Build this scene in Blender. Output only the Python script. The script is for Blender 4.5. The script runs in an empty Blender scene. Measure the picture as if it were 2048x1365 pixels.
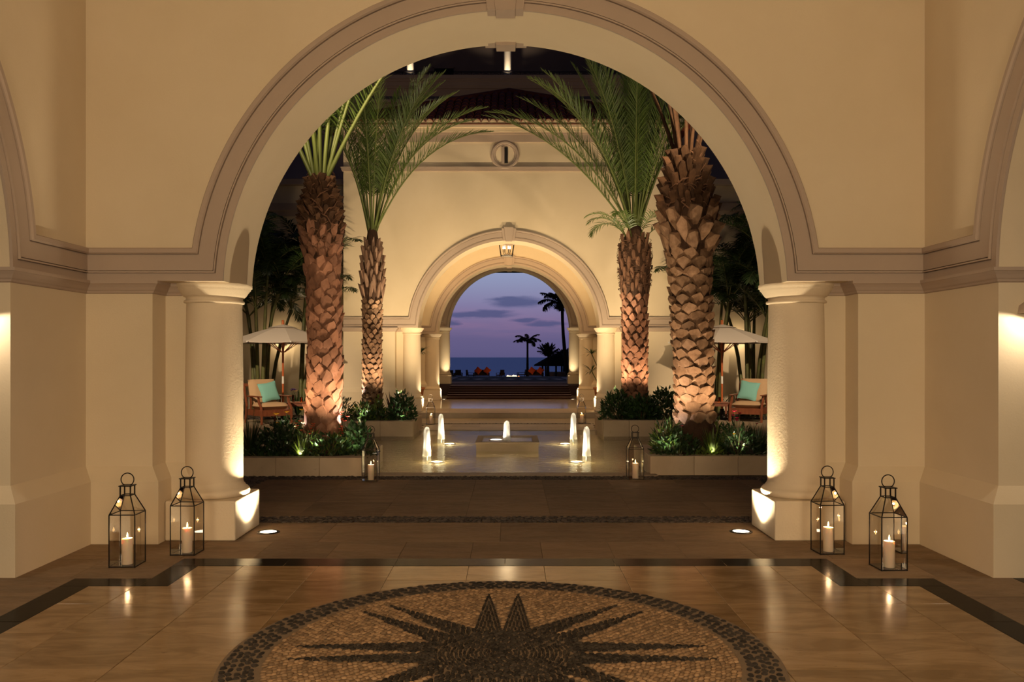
import bpy, math, random
import numpy as np
from mathutils import Vector, Matrix
random.seed(7)
PI = math.pi
C = bpy.context.scene.collection
sc = bpy.context.scene
F = 1690.0; VX = 1021.0; HY = 715.0; EYE = 1.5
X0 = -0.042                                   # axis of the arcade, a little left of the camera

def at(px, py, Y):                            # world point seen at pixel (px,py) at depth Y
    return Vector(((px - VX) * Y / F, Y, EYE + (HY - py) * Y / F))

# ------------------------------------------------------------------ camera, sky, exposure
cam = bpy.data.cameras.new('camera'); camo = bpy.data.objects.new('camera', cam); C.objects.link(camo)
camo.location = (0, 0, EYE); camo.rotation_euler = (PI / 2, 0, 0)
cam.sensor_fit = 'HORIZONTAL'; cam.sensor_width = 36; cam.lens = F / 2048 * 36
cam.shift_x = (1024 - VX) / 2048; cam.shift_y = (HY - 682.5) / 2048
cam.clip_start = 0.05; cam.clip_end = 40000
sc.camera = camo
sc.view_settings.view_transform = 'Standard'; sc.view_settings.look = 'None'
sc.view_settings.exposure = 0.0; sc.view_settings.gamma = 1.0; sc.view_settings.use_curve_mapping = False

def s2l(c):
    return tuple(((v / 255) / 12.92 if v / 255 <= 0.04045 else ((v / 255 + 0.055) / 1.055) ** 2.4) for v in c)

class NT:                                     # terse node-tree helper
    def __init__(s, tree):
        s.t = tree; tree.nodes.clear()
    def n(s, typ, **kw):
        nd = s.t.nodes.new(typ)
        ins = kw.pop('ins', {})
        for k, v in kw.items(): setattr(nd, k, v)
        for k, v in ins.items():
            if hasattr(v, 'is_output'): s.t.links.new(v, nd.inputs[k])
            else: nd.inputs[k].default_value = v
        return nd
    def math(s, op, a, b=0.0, c=None):
        nd = s.n('ShaderNodeMath', operation=op, ins={0: a, 1: b})
        if c is not None: nd.inputs[2].default_value = c
        return nd.outputs[0]
    def mix(s, f, a, b, mode='MIX'):
        nd = s.n('ShaderNodeMix', data_type='RGBA', blend_type=mode)
        for k, v in ((0, f), (6, a), (7, b)):
            if hasattr(v, 'is_output'): s.t.links.new(v, nd.inputs[k])
            else: nd.inputs[k].default_value = (tuple(v) + (1,))[:4] if k else v
        return nd.outputs[2]
    def ramp(s, fac, stops):
        nd = s.n('ShaderNodeValToRGB'); e = nd.color_ramp.elements
        while len(e) < len(stops): e.new(0.5)
        for el, (p, c) in zip(e, stops):
            el.position = p; el.color = (tuple(c) + (1,))[:4]
        s.t.links.new(fac, nd.inputs[0]); return nd.outputs[0]

def make_world():
    w = bpy.data.worlds.new('dusk_sky'); sc.world = w; w.use_nodes = True
    T = NT(w.node_tree)
    tc = T.n('ShaderNodeTexCoord')
    sp = T.n('ShaderNodeSeparateXYZ', ins={0: tc.outputs['Generated']})
    x, y, z = sp.outputs
    zz = T.math('POWER', T.math('MAXIMUM', z, 0.0), 0.5)
    S = lambda *c: s2l(c)
    pos = lambda el: math.sqrt(el)
    sky = T.ramp(zz, [(0.0, S(88, 84, 124)), (pos(.022), S(100, 92, 132)), (pos(.04), S(122, 106, 144)),
                      (pos(.06), S(130, 122, 160)), (pos(.085), S(140, 144, 178)), (pos(.11), S(148, 160, 194)),
                      (pos(.2), S(112, 126, 166)), (pos(.42), S(46, 56, 90)), (1.0, S(13, 17, 34))])
    az = T.math('DIVIDE', x, T.math('MAXIMUM', y, 0.02))
    hy = T.math('DIVIDE', z, T.math('MAXIMUM', y, 0.02))
    v = T.n('ShaderNodeCombineXYZ', ins={0: az, 1: hy, 2: 0.0}).outputs[0]
    nz = T.n('ShaderNodeTexNoise', ins={'Vector': T.n('ShaderNodeVectorMath', operation='MULTIPLY', ins={0: v, 1: (28, 120, 1)}).outputs[0],
                                         'Scale': 1.0, 'Detail': 5.0, 'Roughness': .6})
    off = T.n('ShaderNodeVectorMath', operation='MULTIPLY', ins={0: T.n('ShaderNodeVectorMath', operation='SUBTRACT', ins={0: nz.outputs[1], 1: (.5, .5, .5)}).outputs[0], 1: (.03, .008, 0)})
    vv = T.n('ShaderNodeVectorMath', operation='ADD', ins={0: v, 1: off.outputs[0]}).outputs[0]
    mask = None
    for cx, cy, hx, hh in ((1035, 605, 62, 12), (1010, 599, 40, 6), (950, 630, 85, 7), (985, 625, 45, 6), (1050, 641, 34, 4), (1090, 648, 48, 6), (900, 647, 20, 6), (1120, 606, 30, 16), (780, 600, 90, 10), (1290, 610, 120, 12)):
        d = T.n('ShaderNodeVectorMath', operation='SUBTRACT', ins={0: vv, 1: ((cx - VX) / F, (HY - cy) / F, 0)}).outputs[0]
        d = T.n('ShaderNodeVectorMath', operation='DIVIDE', ins={0: d, 1: (hx / F, hh / F, 1)}).outputs[0]
        d = T.n('ShaderNodeVectorMath', operation='LENGTH', ins={0: d}).outputs[1]
        m = T.n('ShaderNodeMapRange', interpolation_type='SMOOTHSTEP', ins={0: d, 1: 1.25, 2: .45, 3: 0.0, 4: .8}).outputs[0]
        mask = m if mask is None else T.math('MAXIMUM', mask, m)
    pinkn = T.n('ShaderNodeTexNoise', ins={'Vector': T.n('ShaderNodeVectorMath', operation='MULTIPLY', ins={0: v, 1: (9, 70, 1)}).outputs[0], 'Scale': 1.0, 'Detail': 3.0})
    pk = T.n('ShaderNodeMapRange', ins={0: T.math('ABSOLUTE', T.math('SUBTRACT', hy, .04)), 1: .022, 2: 0.0, 3: 0.0, 4: 1.0}).outputs[0]
    pk = T.math('MULTIPLY', pk, T.n('ShaderNodeMapRange', ins={0: pinkn.outputs[0], 1: .42, 2: .7, 3: 0.0, 4: .6}).outputs[0])
    sky = T.mix(pk, sky, S(152, 116, 148))
    sky = T.mix(mask, sky, S(72, 80, 122))
    # the afterglow stands in the west (+y): the sky dims towards the east
    ev = T.n('ShaderNodeMapRange', ins={0: y, 1: -.9, 2: .8, 3: .10, 4: 1.0}).outputs[0]
    sky = T.mix(1.0, sky, T.n('ShaderNodeCombineColor', ins={0: ev, 1: ev, 2: ev}).outputs[0], 'MULTIPLY')
    bg = T.n('ShaderNodeBackground', ins={0: sky, 1: 1.0})
    T.n('ShaderNodeOutputWorld', ins={0: bg.outputs[0]})
make_world()

WARM = (1.0, .72, .40); WARM2 = (1.0, .78, .50); AMBER = (1.0, .60, .28); SOFT = (1.0, .86, .68)
def spot(name, loc, tgt, power, deg=60, blend=.4, col=WARM, rad=.04):
    l = bpy.data.lights.new(name, 'SPOT'); o = bpy.data.objects.new(name, l); C.objects.link(o)
    l.energy = power; l.spot_size = math.radians(deg); l.spot_blend = blend; l.color = col; l.shadow_soft_size = rad
    o.location = loc
    o.rotation_euler = (Vector(tgt) - Vector(loc)).to_track_quat('-Z', 'Y').to_euler()
    return o
def point(name, loc, power, col=WARM, rad=.05):
    l = bpy.data.lights.new(name, 'POINT'); o = bpy.data.objects.new(name, l); C.objects.link(o)
    l.energy = power; l.color = col; l.shadow_soft_size = rad; o.location = loc
    return o

YF = 6.85; TH = .755; YC = 7.225              # front wall face, thickness, column line
YP = 21.25; FP = .13                          # far pavilion face and its floor level
YR = 26.85; YT = 31.7; FT = .50               # pavilion rear wall, seaward arch, terrace level
# --- room lamps
point('room_pendant_light', (X0, 3.5, 3.6), 14, WARM2, .30)
for s in (-1, 1):                             # unseen lamps added behind the near arch as the room's main light
    point('unseen_room_lamp', (X0 + s * 1.3, -2.2, 2.1), 600, (1.0, .77, .49), .75)
for s in (-1, 1):
    for (yy, fl, pw) in ((YC, 0, 190), (YP + .375, FP, 120), (YR + .375, FP, 120)):
        spot('column_uplight', (X0 + s * 2.035, yy + .02, fl + .03), (X0 + s * 2.16, yy, fl + 2.0), pw, 132, 1.0, (1, .80, .52), .035)
    spot('seaward_uplight', (X0 + s * 2.1, YT - .25, FT + .05), (X0 + s * 2.45, YT + .1, FT + 2.2), 80, 80, .4, (1, .80, .50), .03)
    spot('jamb_sconce_light', (X0 + s * 3.60, 5.62, 1.80), (X0 + s * 3.28, 5.76, 1.0), 12, 140, .15, (1, .82, .60), .02)
# --- courtyard lamps
def palm_lights(x, y, z, w, h=4.0):
    k = 1 if x < 0 else -1
    spot('palm_spot', (x + .62 * k, y - .45, z), (x, y, z + h * .32), w, 120, .8, (1, .72, .46), .05)
    spot('palm_spot', (x - .45 * k, y - .50, z), (x, y, z + h * .35), w * .6, 120, .8, (1, .70, .42), .05)
    spot('crown_spot', (x + .75 * k, y - .55, z), (x + .1 * k, y - .1, z + 5), 520 if y > 14 else 60, 46, .8, (1, .80, .52), .05)
    spot('palm_flood', (x * .45, 7.85, 4.4), (x, y, 1.7), 60 if y < 14 else 180, 34, .9, (1, .74, .48), .12)
palm_lights(-2.56, 11.5, .66, 80, 4.2); palm_lights(2.53, 11.5, .66, 75, 4.4)
palm_lights(-2.78, 17.0, .80, 90, 5); palm_lights(2.5, 17.0, .85, 100, 5)
spot('trunk_graze', (-2.14, 11.55, .55), (-2.40, 11.52, 1.1), 46, 110, .5, (1, .86, .80), .03)
spot('trunk_graze', (-2.95, 11.45, .50), (-2.74, 11.5, .8), 12, 90, .5, (1, .86, .80), .03)
spot('trunk_graze', (-3.10, 16.9, .70), (-2.92, 16.95, 1.2), 24, 90, .5, (1, .86, .80), .03)
spot('trunk_graze', (2.02, 11.42, .50), (2.24, 11.5, .8), 12, 90, .5, (1, .86, .80), .03)
spot('lime_plant_spot', (-2.72, 10.93, .24), (-2.70, 11.1, .9), 12.0, 120, .6, (1, .88, .50), .02)
spot('lime_plant_spot', (2.64, 11.06, .24), (2.66, 11.2, .9), 9.0, 90, .6, (1, .88, .55), .02)
for (lx, ly, lz, tx, ty) in ((-2.0, 10.95, .30, -2.1, 11.25), (2.02, 11.0, .30, 2.1, 11.3), (-2.1, 16.45, .34, -2.14, 16.7), (-2.85, 16.45, .34, -2.9, 16.6), (3.0, 11.05, .3, 3.0, 11.3), (-3.15, 11.55, .50, -3.12, 11.95), (-2.5, 11.0, .34, -2.62, 11.15)):
    spot('shrub_spot', (lx, ly - .12, lz), (tx, ty, lz + .4), 6.5, 100, .7, (1, .92, .66), .02)
for s in (-1, 1):
    spot('facade_wash', (X0 + s * 2.0, 18.3, .25), (X0 + s * 1.6, YP, 4.6), 900, 100, .8, (1, .74, .42), .15)
    spot('facade_flood', (X0 + s * 3.2, 7.9, 5.6), (X0 - s * .6, 20.5, 4.2), 1700, 46, .9, (1, .76, .48), .2)
    spot('seating_fill', (s * 6.4, 7.8, 6.7), (s * 5.45, 20.0, 1.0), 6500, 20, .9, (1, .75, .48), .15)  # added fill spot, out of view, brightens umbrellas and chairs
    point('garden_wall_lamp_light', (s * 6.25, 23.1, 1.95), 12, (1, .72, .40), .05)
    spot('terrace_wash', (s * 5.5, 31.0, 8.9), (s * 3.0, 36.0, 12.2), 130, 110, .8, (1, .70, .42), .1)  # added spots without a fixture, warm up the dark upper wall
point('pavilion_pendant_light', (X0 - .06, 24.4, 4.30), 45, (1, .72, .38), .20)
for s in (-1, 1): spot('pavilion_fill', (X0 + s * 3.2, 24.4, 2.2), (X0 + s * 1.2, 24.4, 5.5), 330, 140, .8, (1, .70, .36), .1)  # added fill spots without fixtures, brighten the pavilion interior
spot('passage_light', (X0, 29.6, 4.6), (X0, 30.6, 0), 16, 150, .8, (1, .72, .40), .1)

# ------------------------------------------------------------------ object helpers
def link(o, parent=None):
    C.objects.link(o)
    if parent is not None: o.parent = parent
    return o
def thing(name, label, cat, loc=(0, 0, 0), rz=0.0, group=None):
    o = bpy.data.objects.new(name, None); o.empty_display_size = .1; link(o)
    o.location = loc; o.rotation_euler = (0, 0, rz); o['label'] = label; o['category'] = cat
    if group: o['group'] = group
    return o
def tag(o, label, cat, group=None):
    o['label'] = label; o['category'] = cat
    if group: o['group'] = group
    return o
def copy_tree(o, parent=None):
    c = o.copy(); link(c)
    if parent is not None: c.parent = parent
    for ch in list(o.children): copy_tree(ch, c)
    return c
def dup(o, loc, rz=0.0, label=None, group=None):
    c = copy_tree(o); c.location = loc; c.rotation_euler = (0, 0, rz)
    if label: c['label'] = label
    if group: c['group'] = group
    return c

class MB:
    def __init__(s): s.v = []; s.f = []; s.m = []; s.s = []; s.mi = 0
    def face(s, idx, smooth=False): s.f.append(tuple(idx)); s.m.append(s.mi); s.s.append(smooth)
    def poly(s, pts, smooth=False):
        b = len(s.v); s.v.extend([tuple(p) for p in pts]); s.face(range(b, b + len(pts)), smooth)
    def grid(s, rows, smooth=True, close=False):
        b = len(s.v); n = len(rows[0])
        for r in rows: s.v.extend([tuple(p) for p in r])
        for i in range(len(rows) - 1):
            for j in range(n if close else n - 1):
                k = (j + 1) % n
                s.face((b + i * n + j, b + i * n + k, b + (i + 1) * n + k, b + (i + 1) * n + j), smooth)
    def box(s, x0, x1, y0, y1, z0, z1):
        b = len(s.v)
        s.v.extend([(x0, y0, z0), (x1, y0, z0), (x1, y1, z0), (x0, y1, z0), (x0, y0, z1), (x1, y0, z1), (x1, y1, z1), (x0, y1, z1)])
        for q in ((0, 3, 2, 1), (4, 5, 6, 7), (0, 1, 5, 4), (1, 2, 6, 5), (2, 3, 7, 6), (3, 0, 4, 7)): s.face([b + i for i in q])
    def cbox(s, c, d, rz=0.0, tilt=0.0):
        b = len(s.v); M = Matrix.Translation(Vector(c)) @ Matrix.Rotation(rz, 4, 'Z') @ Matrix.Rotation(tilt, 4, 'X')
        for z in (-1, 1):
            for (x, y) in ((-1, -1), (1, -1), (1, 1), (-1, 1)):
                s.v.append(tuple(M @ Vector((x * d[0] / 2, y * d[1] / 2, z * d[2] / 2))))
        for q in ((0, 3, 2, 1), (4, 5, 6, 7), (0, 1, 5, 4), (1, 2, 6, 5), (2, 3, 7, 6), (3, 0, 4, 7)): s.face([b + i for i in q])
    def bar(s, a, b, w, h=None):
        h = w if h is None else h
        a = Vector(a); b = Vector(b); d = (b - a).normalized()
        u = d.cross(Vector((0, 0, 1)))
        if u.length < 1e-3: u = Vector((1, 0, 0))
        u.normalize(); v = u.cross(d).normalized(); k = len(s.v)
        for p in (a, b):
            for (i, j) in ((-1, -1), (1, -1), (1, 1), (-1, 1)): s.v.append(tuple(p + u * i * w / 2 + v * j * h / 2))
        for q in ((0, 3, 2, 1), (4, 5, 6, 7), (0, 1, 5, 4), (1, 2, 6, 5), (2, 3, 7, 6), (3, 0, 4, 7)): s.face([k + i for i in q])
    def tube(s, pts, rad, n=8, smooth=True, caps=True, closed=False):
        pts = [Vector(p) for p in pts]; N = len(pts)
        if not hasattr(rad, '__len__'): rad = [rad] * N
        rows = []; up = None
        for i, p in enumerate(pts):
            d = (pts[(i + 1) % N if closed else min(i + 1, N - 1)] - pts[(i - 1) % N if closed else max(i - 1, 0)]).normalized()
            if up is None:
                up = d.cross(Vector((0, 0, 1)))
                if up.length < 1e-3: up = d.cross(Vector((0, 1, 0)))
            up = (up - d * up.dot(d)).normalized(); w = d.cross(up)
            rows.append([p + (up * math.cos(2 * PI * k / n) + w * math.sin(2 * PI * k / n)) * rad[i] for k in range(n)])
        if closed: rows.append(rows[0])
        s.grid(rows, smooth, True)
        if caps and not closed:
            s.poly(rows[0]); s.poly(list(reversed(rows[-1])))
    def lathe(s, prof, c=(0, 0, 0), n=32, smooth=True, sharp=True):
        pr = [[(c[0] + r * math.cos(2 * PI * k / n), c[1] + r * math.sin(2 * PI * k / n), c[2] + z) for k in range(n)] for r, z in prof]
        if sharp:
            for a, b in zip(pr, pr[1:]): s.grid([a, b], smooth, True)
        else: s.grid(pr, smooth, True)
        if prof[0][0] > 1e-4: s.poly(list(reversed(pr[0])))
        if prof[-1][0] > 1e-4: s.poly(pr[-1])
    def mesh(s, name, mats):
        me = bpy.data.meshes.new(name); me.from_pydata(s.v, [], s.f)
        for m in (mats if isinstance(mats, (list, tuple)) else [mats]): me.materials.append(m)
        me.polygons.foreach_set('material_index', s.m); me.polygons.foreach_set('use_smooth', s.s)
        me.update(); return me
    def build(s, name, mats, parent=None, loc=None, rot=None, kind=None):
        o = bpy.data.objects.new(name, s.mesh(name, mats)); link(o, parent)
        if loc is not None: o.location = loc
        if rot is not None: o.rotation_euler = rot
        if kind: o['kind'] = kind
        return o
def inst(name, me, parent=None, loc=(0, 0, 0), rot=(0, 0, 0), scale=(1, 1, 1)):
    o = bpy.data.objects.new(name, me); link(o, parent)
    o.location = loc; o.rotation_euler = rot; o.scale = scale
    return o
def np_mesh(name, V, Fq, mats, smooth=True, midx=None):
    me = bpy.data.meshes.new(name); me.from_pydata(V.tolist() if hasattr(V, 'tolist') else V, [], Fq.tolist() if hasattr(Fq, 'tolist') else Fq)
    for m in (mats if isinstance(mats, (list, tuple)) else [mats]): me.materials.append(m)
    if smooth: me.polygons.foreach_set('use_smooth', [True] * len(me.polygons))
    if midx is not None: me.polygons.foreach_set('material_index', midx)
    me.update(); return me
def bevel(o, w=.01, seg=2):
    m = o.modifiers.new('soft_edges', 'BEVEL'); m.width = w; m.segments = seg; m.limit_method = 'ANGLE'; return o

# ------------------------------------------------------------------ materials
def mat(name, col, rough=.6, spec=.5, var=None, vscale=4.0, vstretch=(1, 1, 1), bump=0.0, bscale=40.0, metal=0.0,
        rand=0.0, isl=0.0, emit=None, estr=0.0, sss=0.0, trans=0.0, detail=4.0):
    m = bpy.data.materials.new(name); m.use_nodes = True; T = NT(m.node_tree)
    out = T.n('ShaderNodeOutputMaterial')
    p = T.n('ShaderNodeBsdfPrincipled', ins={'Roughness': rough, 'Specular IOR Level': spec, 'Metallic': metal})
    c = tuple(col)
    tc = T.n('ShaderNodeTexCoord'); oi = T.n('ShaderNodeObjectInfo')
    vec = T.n('ShaderNodeVectorMath', operation='ADD', ins={0: tc.outputs['Object'], 1: T.n('ShaderNodeVectorMath', operation='SCALE', ins={0: (37, 51, 23), 'Scale': oi.outputs['Random']}).outputs[0]}).outputs[0]
    cs = None
    if var is not None:
        mp = T.n('ShaderNodeVectorMath', operation='MULTIPLY', ins={0: vec, 1: vstretch}).outputs[0]
        nz = T.n('ShaderNodeTexNoise', ins={'Vector': mp, 'Scale': vscale, 'Detail': detail, 'Roughness': .6})
        f = T.n('ShaderNodeMapRange', ins={0: nz.outputs[0], 1: .3, 2: .7}).outputs[0]
        cs = T.mix(f, c, var)
    if rand > 0:
        k = T.n('ShaderNodeMapRange', ins={0: oi.outputs['Random'], 1: 0.0, 2: 1.0, 3: 1 - rand, 4: 1 + rand}).outputs[0]
        kc = T.n('ShaderNodeCombineColor', ins={0: k, 1: k, 2: k}).outputs[0]
        cs = T.mix(1.0, cs if cs is not None else c, kc, 'MULTIPLY')
    if isl > 0:
        g = T.n('ShaderNodeNewGeometry')
        k = T.n('ShaderNodeMapRange', ins={0: g.outputs['Random Per Island'], 1: 0.0, 2: 1.0, 3: 1 - isl, 4: 1 + isl}).outputs[0]
        cs = T.mix(1.0, cs if cs is not None else c, T.n('ShaderNodeCombineColor', ins={0: k, 1: k, 2: k}).outputs[0], 'MULTIPLY')
    if cs is not None: T.t.links.new(cs, p.inputs['Base Color'])
    else: p.inputs['Base Color'].default_value = c + (1,)
    if bump > 0:
        nb = T.n('ShaderNodeTexNoise', ins={'Vector': vec, 'Scale': bscale, 'Detail': 4.0, 'Roughness': .6})
        b = T.n('ShaderNodeBump', ins={'Strength': bump, 'Distance': .01, 'Height': nb.outputs[0]})
        T.t.links.new(b.outputs[0], p.inputs['Normal'])
    if emit is not None:
        p.inputs['Emission Color'].default_value = tuple(emit) + (1,); p.inputs['Emission Strength'].default_value = estr
    if sss > 0:
        p.inputs['Subsurface Weight'].default_value = sss; p.inputs['Subsurface Radius'].default_value = (.03, .018, .008); p.inputs['Subsurface Scale'].default_value = 1.0
    sh = p.outputs[0]
    if trans > 0:
        tb = T.n('ShaderNodeBsdfTranslucent')
        if cs is not None: T.t.links.new(cs, tb.inputs[0])
        else: tb.inputs[0].default_value = c + (1,)
        sh = T.n('ShaderNodeMixShader', ins={0: trans, 1: sh, 2: tb.outputs[0]}).outputs[0]
    T.t.links.new(sh, out.inputs[0])
    return m

def stone_mat(name, ca, cb, cd, rough, scale=1.6, bump=.0, rr=.12, pit=.5, spec=.5):   # travertine: clouds, veins along x, darker pits
    m = bpy.data.materials.new(name); m.use_nodes = True; T = NT(m.node_tree)
    out = T.n('ShaderNodeOutputMaterial')
    tc = T.n('ShaderNodeTexCoord'); oi = T.n('ShaderNodeObjectInfo')
    vec = T.n('ShaderNodeVectorMath', operation='ADD', ins={0: tc.outputs['Object'], 1: T.n('ShaderNodeVectorMath', operation='SCALE', ins={0: (37, 51, 23), 'Scale': oi.outputs['Random']}).outputs[0]}).outputs[0]
    n1 = T.n('ShaderNodeTexNoise', ins={'Vector': T.n('ShaderNodeVectorMath', operation='MULTIPLY', ins={0: vec, 1: (1, 3.2, 1)}).outputs[0], 'Scale': scale, 'Detail': 6.0, 'Roughness': .62, 'Distortion': .8})
    col = T.mix(T.n('ShaderNodeMapRange', ins={0: n1.outputs[0], 1: .39, 2: .61}).outputs[0], ca, cb)
    n2 = T.n('ShaderNodeTexNoise', ins={'Vector': T.n('ShaderNodeVectorMath', operation='MULTIPLY', ins={0: vec, 1: (1, 2.4, 1)}).outputs[0], 'Scale': 14.0, 'Detail': 5.0, 'Roughness': .7})
    pf = T.n('ShaderNodeMapRange', ins={0: n2.outputs[0], 1: .64, 2: .74, 3: 0.0, 4: pit}).outputs[0]
    col = T.mix(pf, col, cd)
    k = T.n('ShaderNodeMapRange', ins={0: oi.outputs['Random'], 3: 1 - rr, 4: 1 + rr}).outputs[0]
    col = T.mix(1.0, col, T.n('ShaderNodeCombineColor', ins={0: k, 1: k, 2: k}).outputs[0], 'MULTIPLY')
    p = T.n('ShaderNodeBsdfPrincipled', ins={'Base Color': col, 'Specular IOR Level': spec})
    r = T.n('ShaderNodeMapRange', ins={0: n2.outputs[0], 1: .3, 2: .75, 3: rough, 4: min(1, rough * 1.6)}).outputs[0]
    T.t.links.new(r, p.inputs['Roughness'])
    if bump > 0:
        b = T.n('ShaderNodeBump', ins={'Strength': bump, 'Distance': .005, 'Height': n2.outputs[0]})
        T.t.links.new(b.outputs[0], p.inputs['Normal'])
    T.t.links.new(p.outputs[0], out.inputs[0])
    return m

def thin_glass(name, tint=(.96, .95, .92), ior=1.5, rough=.0, boost=1.0):
    m = bpy.data.materials.new(name); m.use_nodes = True; T = NT(m.node_tree)
    out = T.n('ShaderNodeOutputMaterial')
    fr = T.n('ShaderNodeFresnel', ins={'IOR': ior})
    f = T.math('MULTIPLY', fr.outputs[0], boost)
    tr = T.n('ShaderNodeBsdfTransparent', ins={0: tint + (1,)})
    gl = T.n('ShaderNodeBsdfGlossy', ins={'Color': (1, 1, 1, 1), 'Roughness': rough})
    T.t.links.new(T.n('ShaderNodeMixShader', ins={0: f, 1: tr.outputs[0], 2: gl.outputs[0]}).outputs[0], out.inputs[0])
    return m

def water_mat(name, tint, bscale, bstr, stretch=(1, 1, 1), deep=None):
    m = bpy.data.materials.new(name); m.use_nodes = True; T = NT(m.node_tree)
    out = T.n('ShaderNodeOutputMaterial'); tc = T.n('ShaderNodeTexCoord')
    v = T.n('ShaderNodeVectorMath', operation='MULTIPLY', ins={0: tc.outputs['Object'], 1: stretch}).outputs[0]
    nz = T.n('ShaderNodeTexNoise', ins={'Vector': v, 'Scale': bscale, 'Detail': 3.0, 'Roughness': .55})
    b = T.n('ShaderNodeBump', ins={'Strength': bstr, 'Distance': .05, 'Height': nz.outputs[0]})
    if deep is not None:
        g = T.n('ShaderNodeBsdfGlossy', ins={'Color': deep + (1,), 'Roughness': .25, 'Normal': b.outputs[0]})
        T.t.links.new(g.outputs[0], out.inputs[0]); return m
    fr = T.n('ShaderNodeFresnel', ins={'IOR': 1.33, 'Normal': b.outputs[0]})
    tr = T.n('ShaderNodeBsdfTransparent', ins={0: tint + (1,)})
    gl = T.n('ShaderNodeBsdfGlossy', ins={'Color': (1, 1, 1, 1), 'Roughness': .04, 'Normal': b.outputs[0]})
    T.t.links.new(T.n('ShaderNodeMixShader', ins={0: fr.outputs[0], 1: tr.outputs[0], 2: gl.outputs[0]}).outputs[0], out.inputs[0])
    return m

def emit_mat(name, col, st):
    m = bpy.data.materials.new(name); m.use_nodes = True; T = NT(m.node_tree)
    e = T.n('ShaderNodeEmission', ins={0: tuple(col) + (1,), 1: st}); o = T.n('ShaderNodeOutputMaterial', ins={0: e.outputs[0]})
    return m

def foam_mat():
    m = bpy.data.materials.new('foaming_water'); m.use_nodes = True; T = NT(m.node_tree)
    out = T.n('ShaderNodeOutputMaterial'); tc = T.n('ShaderNodeTexCoord')
    v = T.n('ShaderNodeVectorMath', operation='MULTIPLY', ins={0: tc.outputs['Object'], 1: (60, 60, 9)}).outputs[0]
    nz = T.n('ShaderNodeTexNoise', ins={'Vector': v, 'Scale': 1.0, 'Detail': 3.0})
    d = T.n('ShaderNodeBsdfDiffuse', ins={0: (.92, .92, .92, 1)}); t = T.n('ShaderNodeBsdfTranslucent', ins={0: (.95, .95, .95, 1)})
    a = T.n('ShaderNodeMixShader', ins={0: .55, 1: d.outputs[0], 2: t.outputs[0]})
    lw = T.n('ShaderNodeLayerWeight', ins={0: .35})
    f = T.n('ShaderNodeMapRange', ins={0: T.math('ADD', lw.outputs[1], T.math('MULTIPLY', nz.outputs[0], .35)), 1: .45, 2: 1.05, 3: .08, 4: .9}).outputs[0]
    tr = T.n('ShaderNodeBsdfTransparent')
    T.t.links.new(T.n('ShaderNodeMixShader', ins={0: f, 1: a.outputs[0], 2: tr.outputs[0]}).outputs[0], out.inputs[0])
    return m

M = {}
M['stucco'] = mat('cream_stucco', (.68, .57, .41), .85, .25, var=(.64, .53, .37), vscale=1.2, bump=.12, bscale=70)
M['column'] = mat('column_stucco', (.74, .62, .45), .85, .25, var=(.70, .58, .42), vscale=2, bump=.35, bscale=55)
M['trim'] = mat('taupe_trim_paint', (.43, .335, .265), .75, .3, var=(.405, .315, .25), vscale=2, bump=.06, bscale=60)
M['ceiling'] = mat('ceiling_plaster', (.66, .55, .40), .9, .2)
M['darkwall'] = mat('dark_upper_wall', (.30, .22, .16), .9, .2, var=(.26, .19, .14), vscale=1)  # even dark brown wall colour
M['polish'] = stone_mat('polished_travertine', (.35, .222, .110), (.235, .142, .062), (.10, .055, .024), .13, 2.2, rr=.14, pit=.75, spec=.22)
M['honed'] = stone_mat('honed_travertine', (.235, .158, .090), (.185, .122, .068), (.09, .055, .028), .62, 1.8, bump=.2, rr=.14, pit=.8, spec=.3)
M['pave'] = stone_mat('courtyard_limestone', (.36, .275, .18), (.31, .235, .155), (.16, .11, .07), .45, 1.6, bump=.15, rr=.10)
M['pavpol'] = stone_mat('pavilion_polished_limestone', (.38, .30, .21), (.33, .26, .18), (.2, .15, .1), .10, 1.2, rr=.06, pit=.3)
M['planter'] = stone_mat('planter_limestone', (.62, .49, .34), (.55, .43, .29), (.25, .19, .12), .7, 1.6, bump=.25, rr=.08)
M['marble'] = stone_mat('black_marble', (.014, .011, .009), (.022, .017, .013), (.07, .055, .04), .16, 2.5, rr=.15, pit=.25, spec=.025)
M['poolfloor'] = stone_mat('pool_floor_limestone', (.46, .36, .19), (.40, .31, .16), (.2, .15, .08), .6, 1.6, rr=.1)
M['grout'] = mat('grout', (.13, .09, .055), .9, .2)
M['mortar'] = mat('tan_mortar', (.23, .165, .105), .9, .2, bump=.3, bscale=120)
M['peb_dark'] = mat('dark_pebble', (.026, .020, .015), .5, .18, var=(.048, .038, .029), vscale=9, rand=.35, isl=0.4)
M['peb_grey'] = mat('grey_brown_pebble', (.046, .035, .025), .6, .12, var=(.022, .017, .012), vscale=30, rand=.2, isl=0.45)
M['peb_tan'] = mat('tan_pebble', (.40, .25, .13), .6, .2, var=(.24, .14, .068), vscale=24, rand=.2, isl=0.38)
M['peb_strip'] = mat('grey_strip_pebble', (.030, .023, .019), .5, .4, var=(.075, .055, .042), vscale=26, isl=0.6)
M['iron'] = mat('dark_bronze_iron', (.018, .013, .010), .45, .5, metal=.6)
M['pane'] = thin_glass('lantern_glass', (.90, .88, .84), 1.45, 0.0, 1.0)
M['vaseglass'] = thin_glass('vase_glass', (.86, .92, .84), 1.5)
M['wax'] = mat('ivory_wax', (.84, .70, .56), .5, .3, sss=.35)
M['flame'] = emit_mat('candle_flame', (1.0, .62, .22), 28)
M['lens'] = emit_mat('lit_lens', (1.0, .86, .62), 9)
M['bulb'] = emit_mat('lit_bulb', (1.0, .80, .50), 14)
M['steel'] = mat('brushed_steel', (.45, .40, .34), .35, .5, metal=1.0)
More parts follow.
